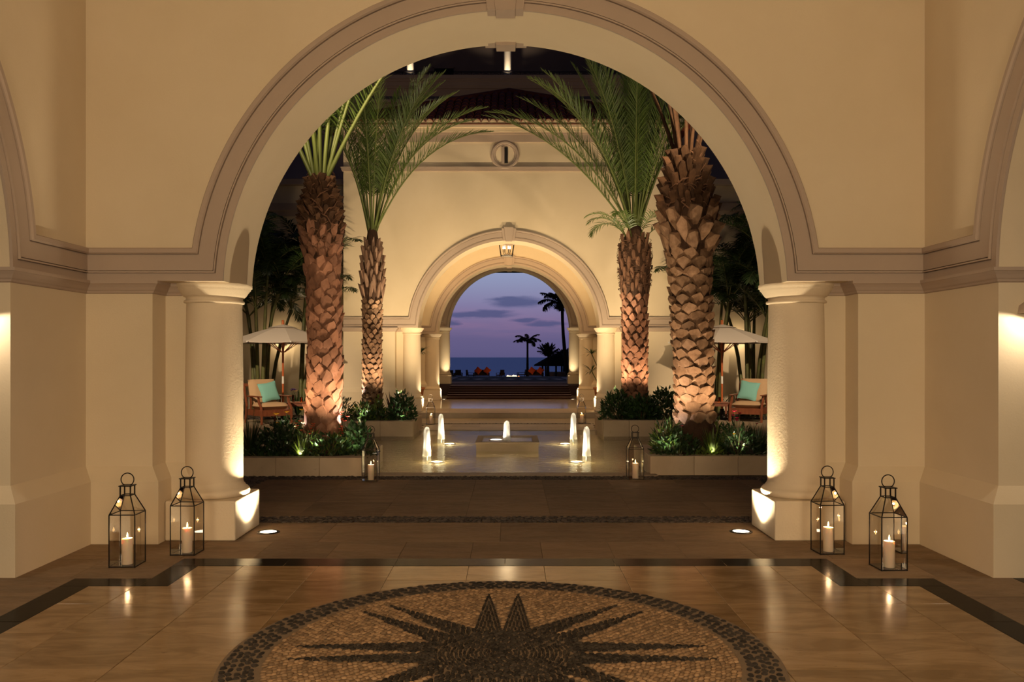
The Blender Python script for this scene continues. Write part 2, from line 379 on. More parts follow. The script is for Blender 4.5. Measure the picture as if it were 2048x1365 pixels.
M['water'] = water_mat('pool_water', (.84, .82, .66), 7.0, .42, (1.0, 2.2, 1))
M['foam'] = foam_mat()
M['sea'] = water_mat('sea_water', (1, 1, 1), .22, .9, (1, .55, 1), deep=(.18, .235, .38))
M['soil'] = mat('dark_soil', (.03, .02, .013), .95, .2, bump=.5, bscale=30)
M['boot_red'] = mat('reddish_leaf_base', (.34, .165, .095), .75, .3, var=(.22, .10, .055), vscale=11, bump=.4, bscale=40, rand=.28)
M['boot_tan'] = mat('tan_leaf_base', (.32, .19, .105), .7, .35, var=(.17, .09, .045), vscale=12, bump=.4, bscale=40, rand=.25)
M['boot_pale'] = mat('pale_leaf_base', (.33, .20, .125), .75, .3, var=(.16, .085, .05), vscale=14, vstretch=(1, 1, .3), bump=.4, bscale=40, rand=.35)
M['collar'] = mat('brown_fibre_collar', (.20, .10, .055), .85, .2, var=(.10, .05, .028), vscale=14, vstretch=(1, 1, .3), bump=.5, bscale=50, rand=.35)
M['fiber'] = mat('shaded_trunk_fibre', (.045, .024, .014), .95, .2, var=(.085, .045, .026), vscale=30, vstretch=(1, 1, .2), bump=.6, bscale=60)  # fibre colour darkened to give the shade between leaf bases
M['stalk'] = mat('green_palm_stalk', (.115, .14, .032), .5, .4, rand=.25)
M['frond'] = mat('green_palm_leaflet', (.075, .125, .022), .45, .5, var=(.12, .17, .035), vscale=3, rand=.3, trans=.3, isl=0.25)
M['frond_dark'] = mat('dark_palm_leaflet', (.022, .045, .014), .45, .5, var=(.04, .07, .02), vscale=4, rand=.35, trans=.25, isl=0.4)
M['dead'] = mat('dry_frond_stalk', (.13, .065, .032), .85, .2, var=(.055, .028, .015), vscale=8, rand=.35)  # dry brown, darkened as well for light fading up the trunk
M['cane'] = mat('green_cane', (.13, .15, .045), .5, .4, var=(.085, .07, .03), vscale=2.5, vstretch=(1, 1, 2), rand=.3)
M['leaf'] = mat('glossy_dark_leaf', (.022, .055, .018), .32, .6, var=(.045, .09, .025), vscale=6, rand=.2, trans=.15, isl=0.5)
M['leaf_lime'] = mat('lime_leaf', (.17, .24, .04), .4, .5, var=(.10, .17, .03), vscale=6, trans=.3, isl=0.35)
M['leaf_red'] = mat('maroon_leaf', (.05, .014, .016), .4, .5, var=(.10, .04, .04), vscale=6, trans=.15)
M['red'] = mat('coral_red_petal', (.62, .07, .035), .6, .3, var=(.70, .16, .06), vscale=20, trans=.2)
M['magenta'] = mat('crimson_petal', (.50, .02, .06), .6, .3, trans=.2)
M['yellow'] = mat('golden_petal', (.80, .38, .03), .6, .3, trans=.2)
M['cream_petal'] = mat('cream_petal', (.72, .60, .36), .6, .3, trans=.2)
M['violet'] = mat('violet_petal', (.16, .09, .40), .6, .3, trans=.2)
M['teak'] = mat('oiled_teak', (.22, .068, .028), .45, .4, var=(.14, .04, .018), vscale=6, vstretch=(4, 4, 1))
M['pole'] = mat('orange_varnished_pole', (.46, .12, .035), .4, .5)
M['cushion'] = mat('tan_cushion_cloth', (.50, .33, .19), .9, .2, bump=.15, bscale=200)
M['turq'] = mat('turquoise_cloth', (.21, .47, .42), .85, .2, bump=.15, bscale=200)
M['canvas'] = mat('off_white_canvas', (.66, .58, .50), .9, .2, trans=.15)
M['white'] = mat('white_metal', (.75, .72, .66), .5, .4)
M['roof'] = mat('terracotta_roof_tile', (.16, .036, .022), .8, .2, var=(.10, .024, .016), vscale=5, rand=.3)
M['terracotta'] = mat('terracotta_pot', (.40, .15, .06), .8, .2)
M['black'] = mat('dark_wicker', (.010, .008, .007), .7, .3)
M['orange'] = mat('orange_cloth', (.42, .085, .03), .9, .2)
M['thatch'] = mat('dark_thatch', (.018, .012, .009), .95, .1, bump=.6, bscale=30)
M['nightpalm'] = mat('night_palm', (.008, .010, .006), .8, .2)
M['stair'] = mat('dark_red_stair_stone', (.017, .0065, .006), .6, .05)
M['nosing'] = mat('pale_stair_nosing', (.22, .155, .13), .5, .2)
M['terrace'] = mat('dark_terrace_stone', (.050, .032, .038), .7, .02, var=(.06, .042, .046), vscale=.8)
M['mosaic'] = mat('pale_mosaic_inlay', (.34, .27, .31), .6, .05)
M['ember'] = emit_mat('fire_flame', (1.0, .25, .05), 4)
M['flamecore'] = emit_mat('fire_core', (1.0, .60, .26), 5)
M['sand'] = mat('beach_sand', (.10, .08, .07), .95, .2)

# ------------------------------------------------------------------ the arcade: arched walls, mouldings, piers
R_ARCH = 2.286; R_OUT = 2.553; H_C = 2.023; H_B = 2.117; H_TR = 2.384; NA = 72

def arch_wall(mb, w0, w1, hb, ht, cu, ch, R, T, xf):
    th0 = math.asin((hb - ch) / R) if hb > ch else 0.0
    ang = [th0 + (PI - 2 * th0) * i / NA for i in range(NA + 1)]
    ua = [cu + R * math.cos(a) for a in ang]; ha = [ch + R * math.sin(a) for a in ang]
    for t in (0, T):
        mb.grid([[xf(u, t, h) for u, h in zip(ua, ha)], [xf(u, t, ht) for u in ua]], False)
        mb.poly([xf(w0, t, hb), xf(ua[-1], t, hb), xf(ua[-1], t, ht), xf(w0, t, ht)])
        mb.poly([xf(ua[0], t, hb), xf(w1, t, hb), xf(w1, t, ht), xf(ua[0], t, ht)])
    mb.grid([[xf(u, 0, h) for u, h in zip(ua, ha)], [xf(u, T, h) for u, h in zip(ua, ha)]], True)
    for a, b in ((w0, ua[-1]), (ua[0], w1)):
        mb.poly([xf(a, 0, hb), xf(b, 0, hb), xf(b, T, hb), xf(a, T, hb)])
    for u in (w0, w1): mb.poly([xf(u, 0, hb), xf(u, T, hb), xf(u, T, ht), xf(u, 0, ht)])
    mb.poly([xf(w0, 0, ht), xf(w1, 0, ht), xf(w1, T, ht), xf(w0, T, ht)])

TRIM_PROF = [(0, 0), (0, .034), (.008, .048), (.040, .048), (.050, .036), (.051, .012), (.059, .012), (.060, .026), (.183, .026), (.184, .008),
             (.190, .008), (.191, .034), (.201, .034), (.202, .006), (.208, .006), (.209, .020), (.267, .020), (.267, -.002)]
def arch_trim(mb, w0, w1, cu, ch, xf, rout=R_OUT, htop=H_TR, prof=TRIM_PROF):
    for (d0, p0), (d1, p1) in zip(prof, prof[1:]):
        rows = []
        for d, p in ((d0, p0), (d1, p1)):
            r = rout - d; h = htop - d; a0 = math.asin(max(-1, min(1, (h - ch) / r)))
            arc = [xf(cu + r * math.cos(a0 + (PI - 2 * a0) * i / NA), -p, ch + r * math.sin(a0 + (PI - 2 * a0) * i / NA)) for i in range(NA + 1)]
            rows.append((xf(w1, -p, h), arc, xf(w0, -p, h)))
        mb.grid([rows[0][1], rows[1][1]], True)
        mb.poly([rows[0][0], rows[0][1][0], rows[1][1][0], rows[1][0]])
        mb.poly([rows[0][1][-1], rows[0][2], rows[1][2], rows[1][1][-1]])

def sweep_plan(mb, path, prof, side=1):       # prof: (offset from the wall line, height); mitred in plan
    P = [Vector((p[0], p[1])) for p in path]; n = len(P)
    nr = []
    for a, b in zip(P, P[1:]):
        d = (b - a).normalized(); nr.append(Vector((d.y, -d.x)) * side)
    def off(i, o):
        if i == 0: return P[0] + nr[0] * o
        if i == n - 1: return P[-1] + nr[-1] * o
        m = nr[i - 1] + nr[i]; m = m / (1 + nr[i - 1].dot(nr[i])) if m.length > 1e-6 else nr[i]
        return P[i] + m * o
    for (o0, h0), (o1, h1) in zip(prof, prof[1:]):
        a = [off(i, o0) for i in range(n)]; b = [off(i, o1) for i in range(n)]
        for i in range(n - 1):
            mb.poly([(a[i].x, a[i].y, h0), (a[i + 1].x, a[i + 1].y, h0), (b[i + 1].x, b[i + 1].y, h1), (b[i].x, b[i].y, h1)])

CORN = [(.0, 2.015), (.014, 2.022), (.018, 2.035), (.030, 2.046), (.044, 2.068), (.062, 2.088), (.070, 2.093), (.070, 2.1165), (0, 2.1165)]
BASE = [(.080, 0), (.080, .500), (.070, .515), (0, .615)]
def keystone(name, xf, parent, ch=H_C, R=R_ARCH, rout=R_OUT, T=TH, thru=True):
    mb = MB()
    def wedge(w_top, w_bot, h0, h1, p0, p1, t1):
        for t in (0,):
            a = [xf(-w_bot, -p0, h0), xf(w_bot, -p0, h0), xf(w_top, -p1, h1), xf(-w_top, -p1, h1)]
            b = [xf(-w_bot, t1, h0), xf(w_bot, t1, h0), xf(w_top, t1, h1), xf(-w_top, t1, h1)]
            mb.poly(a); mb.poly(b)
            for i in range(4):
                j = (i + 1) % 4; mb.poly([a[i], a[j], b[j], b[i]])
    wedge(.185, .146, ch + R - .006, ch + rout + .03, .050, .062, .09)
    wedge(.120, .078, ch + R - .020, ch + rout + .055, .072, .090, .10)
    n0 = len(mb.v)
    wedge(.22, .185, ch + R - .006, ch + rout, -(T - .06), -(T - .06), T + .05)
    wedge(.12, .085, ch + R - .030, ch + rout, -(T - .09), -(T - .09), T + .07)
    return bevel(mb.build(name, M['trim'], parent), .008, 2)

W2 = 3.40                                     # half width of the room
HT = 5.3
def front_xf(y): return lambda u, t, h: (u, y + t, h)
# our front wall (towards the courtyard), with its piers
def pier_path(s, y0, yb, xin, jamb):
    return None
mb = MB(); arch_wall(mb, X0 - W2 - .8, X0 + W2 + .8, H_B, HT, X0, H_C, R_ARCH, TH, front_xf(YF))
for s in (-1, 1):
    a, b = sorted((X0 + s * 2.86, X0 + s * (W2 + .8))); mb.box(a, b, YF, YF + TH, 0, H_B)
    a, b = sorted((X0 + s * 2.56, X0 + s * 2.86)); mb.box(a, b, YF + .26, YF + TH, 0, H_B)
wf = mb.build('wall_front', M['stucco'], kind='structure')
mb = MB(); arch_trim(mb, X0 - W2, X0 + W2, X0, H_C, front_xf(YF))
tr1 = mb.build('trim_1', M['trim'], kind='structure')
keystone('keystone', lambda u, t, h: (X0 + u, YF + t, h), tr1)
# side walls
YA = 3.53                                     # centre of the side arches
for s, nm in ((-1, 'left'), (1, 'right')):
    xw = X0 + s * W2
    xf = lambda u, t, h, xw=xw, s=s: (xw + s * t, u, h)
    mb = MB(); arch_wall(mb, -.55, YF + .0, H_B, HT, YA, H_C, R_ARCH, TH, xf)
    for y0, y1 in ((YA + R_ARCH, YF), (-.55, YA - R_ARCH)):
        a, b = sorted((xw, xw + s * TH)); mb.box(a, b, y0, y1, 0, H_B)
    mb.build('wall_' + nm, M['stucco'], kind='structure')
    mb = MB(); arch_trim(mb, .21, YF, YA, H_C, xf)
    t = mb.build('trim_%d' % (2 if s < 0 else 3), M['trim'], kind='structure')
    keystone('keystone', lambda u, t_, h, xw=xw, s=s: (xw + s * t_, YA + u, h), t)
    # path round the front pier: jamb of the side arch, side pier, corner, front pier, its return, the respond
    path = [(xw + s * TH, YA + R_ARCH), (xw, YA + R_ARCH), (xw, YF), (X0 + s * 2.86, YF), (X0 + s * 2.86, YF + .26), (X0 + s * 2.56, YF + .26)]
    mb = MB(); sweep_plan(mb, path, BASE, 1 if s < 0 else -1)
    mb.build('baseboard_' + nm, M['stucco'], kind='structure')
    mb = MB(); sweep_plan(mb, path, CORN, 1 if s < 0 else -1)
    mb.build('trim_%d' % (4 if s < 0 else 5), M['trim'], kind='structure')
    path = [(X0 + s * 2.3, .21), (xw, .21), (xw, YA - R_ARCH), (xw + s * TH, YA - R_ARCH)]
    mb = MB(); sweep_plan(mb, path, BASE, -1 if s > 0 else 1); sweep_plan(mb, path, CORN, -1 if s > 0 else 1)
    mb.build('baseboard_near_' + nm, M['stucco'], kind='structure')
mb = MB(); arch_wall(mb, X0 - W2 - .8, X0 + W2 + .8, H_B, HT, X0, H_C, R_ARCH, .755, lambda u, t, h: (u, .21 - t, h))
for s in (-1, 1):
    a, b = sorted((X0 + s * 2.3, X0 + s * (W2 + .8))); mb.box(a, b, -.545, .21, 0, H_B)
mb.build('wall_back', M['stucco'], kind='structure')
mb = MB(); mb.box(X0 - 4.3, X0 + 4.3, -.6, YF + TH + .1, HT, HT + .3)
mb.build('ceiling', M['ceiling'], kind='structure')

# ------------------------------------------------------------------ columns
def make_column(name, label, loc, h=H_B, group=None):
    t = thing(name, label, 'column', loc, 0, group)
    mb = MB(); mb.box(-.287, .287, -.335, .335, 0, .325); bevel(mb.build('plinth', M['column'], t), .012, 3)
    mb = MB(); mb.lathe([(.262, .325), (.284, .335), (.292, .355), (.290, .375), (.276, .392), (.262, .397), (.256, .41), (.243, .425), (.237, .445)], n=56, sharp=False)
    mb.build('base_torus', M['column'], t)
    mb = MB(); mb.lathe([(.237, .445), (.237, 1.3), (.228, h - .165)], n=56, sharp=False); mb.build('shaft', M['column'], t)
    mb = MB(); mb.lathe([(.228, h - .165), (.246, h - .160), (.250, h - .150), (.246, h - .140), (.232, h - .135), (.232, h - .115), (.246, h - .110), (.262, h - .095), (.285, h - .060), (.300, h - .045), (.302, h - .030), (.312, h - .028), (.312, h)], n=56, sharp=False)
    mb.build('capital', M['column'], t)
    return t
col = make_column('column', 'cream stucco column left of the courtyard arch, nearest the camera', (X0 - 2.49, YC, 0), group='columns of the arcade')
dup(col, (X0 + 2.485, YC, 0), 0, 'cream stucco column right of the courtyard arch, nearest the camera')
dup(col, (X0 - 2.49, YP + .375, FP), 0, 'cream column left of the far pavilion arch, facing the courtyard')
dup(col, (X0 + 2.49, YP + .375, FP), 0, 'cream column right of the far pavilion arch, facing the courtyard')
dup(col, (X0 - 2.49, YR + .375, FP), 0, 'cream column at the left of the pavilion rear arch')
dup(col, (X0 + 2.49, YR + .375, FP), 0, 'cream column at the right of the pavilion rear arch')
dup(col, (X0 - 2.49, YT + .375, FT), 0, 'slim lit column left of the seaward arch at the stair top')
dup(col, (X0 + 2.49, YT + .375, FT), 0, 'slim lit column right of the seaward arch at the stair top')

# ------------------------------------------------------------------ far pavilion
PW = 4.16
def off_xf(y, dz): return lambda u, t, h: (u, y + t, h + dz)
def arch_block(nm, y, dz, half, top, trimn, facing=True):
    mb = MB(); arch_wall(mb, X0 - half, X0 + half, H_B, top - dz, X0, H_C, R_ARCH, TH, off_xf(y, dz))
    for s in (-1, 1):
        a, b = sorted((X0 + s * 2.86, X0 + s * half)); mb.box(a, b, y, y + TH, dz, H_B + dz)
        a, b = sorted((X0 + s * 2.56, X0 + s * 2.86)); mb.box(a, b, y + .26, y + TH, dz, H_B + dz)
    w = mb.build(nm, M['stucco'], kind='structure')
    mb = MB(); arch_trim(mb, X0 - half, X0 + half, X0, H_C, off_xf(y, dz))
    for s in (-1, 1):
        path = [(X0 + s * half, y + .5), (X0 + s * half, y), (X0 + s * 2.86, y), (X0 + s * 2.86, y + .26), (X0 + s * 2.56, y + .26)]
        sweep_plan(mb, path, [(o, h + dz) for o, h in CORN], 1 if s < 0 else -1)
    t = mb.build(trimn, M['trim'], kind='structure')
    keystone('keystone', lambda u, t_, h: (X0 + u, y + t_, h + dz), t)
    mb = MB()
    for s in (-1, 1):
        path = [(X0 + s * half, y + .5), (X0 + s * half, y), (X0 + s * 2.86, y), (X0 + s * 2.86, y + .26), (X0 + s * 2.56, y + .26)]
        sweep_plan(mb, path, [(o, h + dz) for o, h in BASE], 1 if s < 0 else -1)
    mb.build('baseboard_' + nm.split('_', 1)[1], M['stucco'], kind='structure')
    return w
PTOP = 7.3
arch_block('wall_pavilion_front', YP, FP, PW, PTOP, 'trim_6')
arch_block('wall_pavilion_rear', YR, FP, PW, 6.2, 'trim_7')
arch_block('wall_seaward', YT, FT, 4.6, 6.0, 'trim_8')
mb = MB()
for s in (-1, 1):
    a, b = sorted((X0 + s * PW, X0 + s * (PW - .5)))
    mb.box(a, b, YP + TH, YP + 1.4, FP, PTOP); mb.box(a, b, YR - .7, YR, FP, PTOP); mb.box(a, b, YP + 1.4, YR - .7, 3.6, PTOP)
mb.build('wall_pavilion_sides', M['stucco'], kind='structure')
mb = MB(); mb.box(X0 - PW, X0 + PW, YP + TH, YR, 5.5, 5.7); mb.box(X0 - PW, X0 + PW, YR + TH, YT, 4.83, 5.1)
mb.build('ceiling_pavilion', M['ceiling'], kind='structure')
mb = MB()
for s in (-1, 1):
    a, b = sorted((X0 + s * 4.6, X0 + s * 3.4)); mb.box(a, b, YR + TH, YT, FP, 4.83)
mb.build('wall_passage_sides', M['stucco'], kind='structure')
# facade mouldings: string course, frieze, crowning cornice
def course(mb, h0, h1, p, half=PW, y=YP):
    mb.box(X0 - half - p, X0 + half + p, y - p, y + .3, h0, h1)
hz = lambda py, y=YP: EYE + (HY - py) * y / F
mb = MB(); course(mb, hz(343), hz(341), .03); course(mb, hz(341), hz(337), .045); course(mb, hz(337), hz(334.5), .06)
mb.build('trim_9', M['trim'], kind='structure')
mb = MB(); course(mb, hz(285), hz(270), .04); course(mb, hz(270), hz(266), .07)
mb.build('trim_10', M['trim'], kind='structure')
mb = MB(); course(mb, hz(266), hz(258), .11); course(mb, hz(258), hz(249), .18); course(mb, hz(249), hz(243), .25)
mb.build('trim_11', M['stucco'], kind='structure')
# round window
wc = at(1010, 311, YP)
w = thing('window_1', 'round window with moulded rim high on the pavilion facade', 'window', wc)
w['kind'] = 'structure'
mb = MB()
ring = lambda r, y: [(r * math.cos(2 * PI * k / 48), y, r * math.sin(2 * PI * k / 48)) for k in range(48)]
for (ra, ya), (rb, yb) in zip([(.36, 0), (.36, -.04), (.33, -.06), (.29, -.055), (.28, -.035), (.25, -.035), (.24, -.01)], [(.36, -.04), (.33, -.06), (.29, -.055), (.28, -.035), (.25, -.035), (.24, -.01), (.235, -.004)]):
    mb.grid([ring(ra, ya), ring(rb, yb)], True, True)
mb.build('window_frame', M['trim'], w)
mb = MB(); mb.poly(ring(.236, -.006)); mb.build('window_recess', M['column'], w)
mb = MB(); mb.cbox((.03, -.02, 0), (.08, .03, .40)); mb.build('window_slot', M['black'], w)
mb = MB(); mb.cbox((-.05, -.02, 0), (.07, .03, .42)); mb.build('window_reveal', M['trim'], w)

# hip roof with barrel tiles
EX, EY0, EY1, HE, HR, YAPX = 4.60, 21.02, 28.1, 7.36, 9.15, 24.4
roof = MB(); ap = (X0, YAPX, HR)
roof.poly([(X0 - EX, EY0, HE - .05), (X0 + EX, EY0, HE - .05), ap]); roof.poly([(X0 + EX, EY0, HE - .05), (X0 + EX, EY1, HE - .05), ap])
roof.poly([(X0 + EX, EY1, HE - .05), (X0 - EX, EY1, HE - .05), ap]); roof.poly([(X0 - EX, EY1, HE - .05), (X0 - EX, EY0, HE - .05), ap])
roof.poly([(X0 - EX, EY0, HE - .05), (X0 + EX, EY0, HE - .05), (X0 + EX, EY1, HE - .05), (X0 - EX, EY1, HE - .05)])
roofo = roof.build('pavilion_roof', M['roof'])
tag(roofo, 'dark hipped roof of clay barrel tiles above the pavilion facade', 'roof')
sl = math.hypot(YAPX - EY0, HR - HE); pitch = math.atan2(HR - HE, YAPX - EY0)
mb = MB(); K = 6; tl = .42
for r0, flip in ((.085, 1),):
    rows = []
    for yy, k in ((0, 1.12), (tl, .92)):
        rows.append([(r0 * k * math.cos(PI * i / K), yy, r0 * k * math.sin(PI * i / K)) for i in range(K + 1)])
    mb.grid(rows, True)
    mb.grid([rows[0], [(x * .82, y, z * .82) for x, y, z in rows[0]]], False)
tile_me = mb.mesh('roof_tile', M['roof'])
ncol = int(2 * EX / .195)
for i in range(ncol):
    x = -EX + .1 + i * (2 * EX - .2) / (ncol - 1)
    smax = sl * (1 - abs(x) / EX)
    r = 0
    while r * .40 < smax - .25:
        q = r * .40
        inst('roof_tile', tile_me, roofo, (X0 + x, EY0 - .14 + q * math.cos(pitch), HE - .06 + q * math.sin(pitch) + .01), (pitch, random.uniform(-.03, .03), 0))
        r += 1
for s in (-1, 1):
    mb = MB(); mb.tube([(X0 + s * EX, EY0, HE), (X0, YAPX, HR + .03)], .10, 8); mb.build('hip_ridge', M['roof'], roofo)

# upper building behind the roof: terrace wall, railing, two lit columns
YU = 36.0; hu = lambda py: EYE + (HY - py) * YU / F
mb = MB()
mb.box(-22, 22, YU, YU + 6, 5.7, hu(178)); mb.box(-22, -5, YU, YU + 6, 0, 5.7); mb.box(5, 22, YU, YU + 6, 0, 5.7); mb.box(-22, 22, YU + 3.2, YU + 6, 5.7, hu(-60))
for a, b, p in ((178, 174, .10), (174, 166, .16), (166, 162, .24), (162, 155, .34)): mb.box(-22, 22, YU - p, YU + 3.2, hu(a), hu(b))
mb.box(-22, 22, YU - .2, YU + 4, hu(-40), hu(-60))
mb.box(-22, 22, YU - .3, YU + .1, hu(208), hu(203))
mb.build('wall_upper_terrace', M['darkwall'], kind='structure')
def terrace_col(px, label):
    p = at(px, 155, YU); t = thing('terrace_column', label, 'column', (p.x, YU + .55, hu(155)), 0, 'columns of the upper terrace')
    mb = MB(); mb.lathe([(.20, 0), (.20, .12), (.165, .16), (.16, 2.0), (.15, 4.4)], n=24, sharp=False); mb.build('shaft', M['column'], t)
    mb = MB(); mb.lathe([(.15, 4.4), (.22, 4.5), (.22, 4.65)], n=24, sharp=False); mb.build('capital', M['column'], t)
    spot('terrace_uplight', (p.x, YU - .28, hu(155) + .04), (p.x, YU + .55, hu(155) + 1.3), 120, 70, .5, (1, .85, .65), .03)
terrace_col(1015, 'lit white column on the dark upper terrace, above the roof peak')
terrace_col(818, 'lit white column on the dark upper terrace, left of the roof peak')
rl = thing('terrace_railing', 'black iron railing with ring pattern along the upper terrace', 'railing', (0, YU + .2, hu(155)))
mb = MB(); mb.bar((-12, 0, .30), (12, 0, .30), .03); mb.bar((-12, 0, .05), (12, 0, .05), .03); mb.build('rail', M['iron'], rl)
mb = MB(); mb.tube([(.14 * math.cos(2 * PI * k / 16), 0, .17 + .06 * math.sin(2 * PI * k / 16)) for k in range(16)], .008, 5, closed=True); rg = mb.mesh('rail_ring', M['iron'])
mb = MB(); mb.bar((0, 0, 0), (0, 0, .30), .02); ps = mb.mesh('baluster', M['iron'])
for i in range(-14, 15):
    inst('baluster', ps, rl, (i * .42, 0, 0)); inst('rail_ring', rg, rl, (i * .42 + .21, 0, 0))
w = thing('window_2', 'dark window on the upper terrace wall', 'window', at(888, 146, YU + 3.15)); w['kind'] = 'structure'
mb = MB(); mb.box(-.45, .45, 0, .06, -.2, .2); mb.build('window_pane', M['black'], w)
mb = MB()
for a in ((-.5, -.25, .5, -.2), (-.5, .2, .5, .25), (-.5, -.25, -.45, .25), (.45, -.25, .5, .25)): mb.box(a[0], a[2], -.04, .06, a[1], a[3])
mb.build('window_frame', M['darkwall'], w)

# courtyard enclosing walls
mb = MB()
for s in (-1, 1):
    a, b = sorted((X0 + s * PW, s * 11)); mb.box(a, b, 23.4, 23.9, 0, 6.4)
    mb.box(*sorted((s * 9.0, s * 9.5)), YF + TH, 23.4, 0, 7.0)
    mb.box(*sorted((X0 + s * (W2 + .8), s * 9.5)), YF + .3, YF + TH, 0, 7)
mb.build('wall_courtyard', M['stucco'], kind='structure')
mb = MB()
for s in (-1, 1):
    a, b = sorted((X0 + s * PW, s * 9)); mb.box(a, b, 23.28, 23.4, 5.55, 5.75); mb.box(a, b, 23.34, 23.4, 5.40, 5.55); mb.box(a, b, 23.2, 23.4, 6.25, 6.4)
    a, b = sorted((s * 5.0, s * 5.25)); mb.box(a, b, 23.3, 23.4, 0, 5.4)
mb.build('trim_12', M['trim'], kind='structure')

# ------------------------------------------------------------------ floors
PX = 1.83                                     # half width of the pool
def slab_boxes(mb, z0, z1):
    mb.box(-9.5, 9.5, -3, 11.0, z0, z1)
    for s in (-1, 1):
        a, b = sorted((X0 + s * PX, s * 9.5)); mb.box(a, b, 11.0, 12.35, z0, z1); mb.box(a, b, 16.15, 17.38, z0, z1)
        a, b = sorted((X0 + s * 2.75, s * 9.5)); mb.box(a, b, 12.35, 16.15, z0, z1)
    mb.box(-9.5, 9.5, 17.38, 23.4, z0, z1)
mb = MB(); slab_boxes(mb, -.2, -.02)
floor = mb.build('floor', M['grout'], kind='structure')
tile_cache = {}
def tile(x0, x1, y0, y1, m, z1=0.0, th=.02, gap=.002, name='tile', parent=None):
    w, d = round(x1 - x0 - gap, 4), round(y1 - y0 - gap, 4)
    key = (w, d, m, th)
    if key not in tile_cache:
        mb = MB(); b = .0025
        lo = [(-w / 2, -d / 2), (w / 2, -d / 2), (w / 2, d / 2), (-w / 2, d / 2)]
        hi = [(x - b * (1 if x > 0 else -1), y - b * (1 if y > 0 else -1)) for x, y in lo]
        L = [[(x, y, -th) for x, y in lo], [(x, y, -b * .6) for x, y in lo], [(x, y, 0) for x, y in hi]]
        mb.grid(L, False, True); mb.poly(L[2]); tile_cache[key] = mb.mesh(name, M[m])
    return inst(name, tile_cache[key], parent or floor, ((x0 + x1) / 2, (y0 + y1) / 2, z1 + random.uniform(-.0004, .0004)))
# polished field: square tiles, the grid read off the photograph
for i in range(-6, 7):
    xa = -.30 + i * .54
    if xa + .54 < -2.86 or xa > 2.86: continue
    for j in range(-6, 5):
        ya = 4.06 + j * .54
        x0, x1, y0, y1 = max(xa, -2.85), min(xa + .54, 2.78), ya, min(ya + .54, 6.15)
        if y0 > 5.6: x0, x1 = max(x0, -2.33), min(x1, 2.25)
        if x1 - x0 > .02 and y1 - y0 > .02: tile(x0, x1, y0, y1, 'polish')
# black marble border: back band, notch, side bands
zb = .0012
def band(x0, x1, y0, y1):
    n = max(1, round(max(x1 - x0, y1 - y0) / .8))
    for k in range(n):
        if x1 - x0 > y1 - y0: tile(x0 + (x1 - x0) * k / n, x0 + (x1 - x0) * (k + 1) / n, y0, y1, 'marble', zb, gap=.001, name='border_stone')
        else: tile(x0, x1, y0 + (y1 - y0) * k / n, y0 + (y1 - y0) * (k + 1) / n, 'marble', zb, gap=.001, name='border_stone')
band(-2.43, 2.35, 6.065, 6.29)
for s in (-1, 1):
    f = lambda a, b: sorted((X0 + s * a, X0 + s * b))
    a, b = f(2.20, 2.39); band(a, b, 5.53, 6.065)
    a, b = f(2.39, 2.91); band(a, b, 5.53, 5.725)
    a, b = f(2.72, 2.91); band(a, b, .3, 5.53)
# honed surround
for s in (-1, 1):
    for (a, b, y0, y1) in ((2.91, 3.45, 3.2, 3.9), (2.91, 3.45, 3.9, 4.6), (2.91, 3.45, 4.6, 5.3), (2.91, 3.45, 5.3, 5.725),
                           (2.39, 2.95, 5.725, 6.29), (2.95, 3.45, 5.725, 6.29), (2.91, 3.45, 1.8, 2.5), (2.91, 3.45, 2.5, 3.2), (2.91, 3.45, .3, 1.1), (2.91, 3.45, 1.1, 1.8)):
        x0, x1 = sorted((X0 + s * a, X0 + s * b)); tile(x0, x1, y0, y1, 'honed', zb)
    for k in range(8):                         # dark floor under the side arches
        x0, x1 = sorted((X0 + s * 3.45, X0 + s * 4.2)); tile(x0, x1, 1.2 + k * .58, 1.78 + k * .58, 'marble', 0)
for k in range(13):
    xa = -3.54 + k * .54
    tile(max(xa, -3.5), min(xa + .54, 3.42), 6.29, 6.86, 'honed')
xs = [-2.95, -1.565, -.085, 1.26, 2.87]
for a, b in zip(xs, xs[1:]): tile(a, b, 6.86, 7.66, 'honed')
for j in range(3):
    for i in range(-7, 8): tile(-.42 + i * .8, .38 + i * .8, 7.95 + j * .8, 8.75 + j * .8, 'honed')
# courtyard paving
for s in (-1, 1):
    for i in range(8):
        for j in range(10):
            xa = 2.75 + i * .8 - (.9 if (12.35 + j * .8 > 16.1) else 0); ya = 12.35 + j * .8
            if xa < 3.5 and 15.9 < ya < 18: continue
            x0, x1 = sorted((X0 + s * xa, X0 + s * (xa + .8))); tile(x0, x1, ya, ya + .8, 'pave')
for i in range(-3, 3):
    tile(X0 + i * .61, X0 + (i + 1) * .61, 17.40, 18.15, 'pave'); tile(X0 + i * .61 * 1.02, X0 + (i + 1) * .61 * 1.02, 18.15, 18.9, 'pave')
for i in range(-4, 4): tile(X0 + i * .9, X0 + (i + 1) * .9, 19.15, 20.0, 'pave'); tile(X0 + i * .9, X0 + (i + 1) * .9, 20.0, 20.8, 'pave')
for i in range(-4, 4): tile(X0 + i * .48, X0 + (i + 1) * .48, 10.72, 11.0, 'pave')
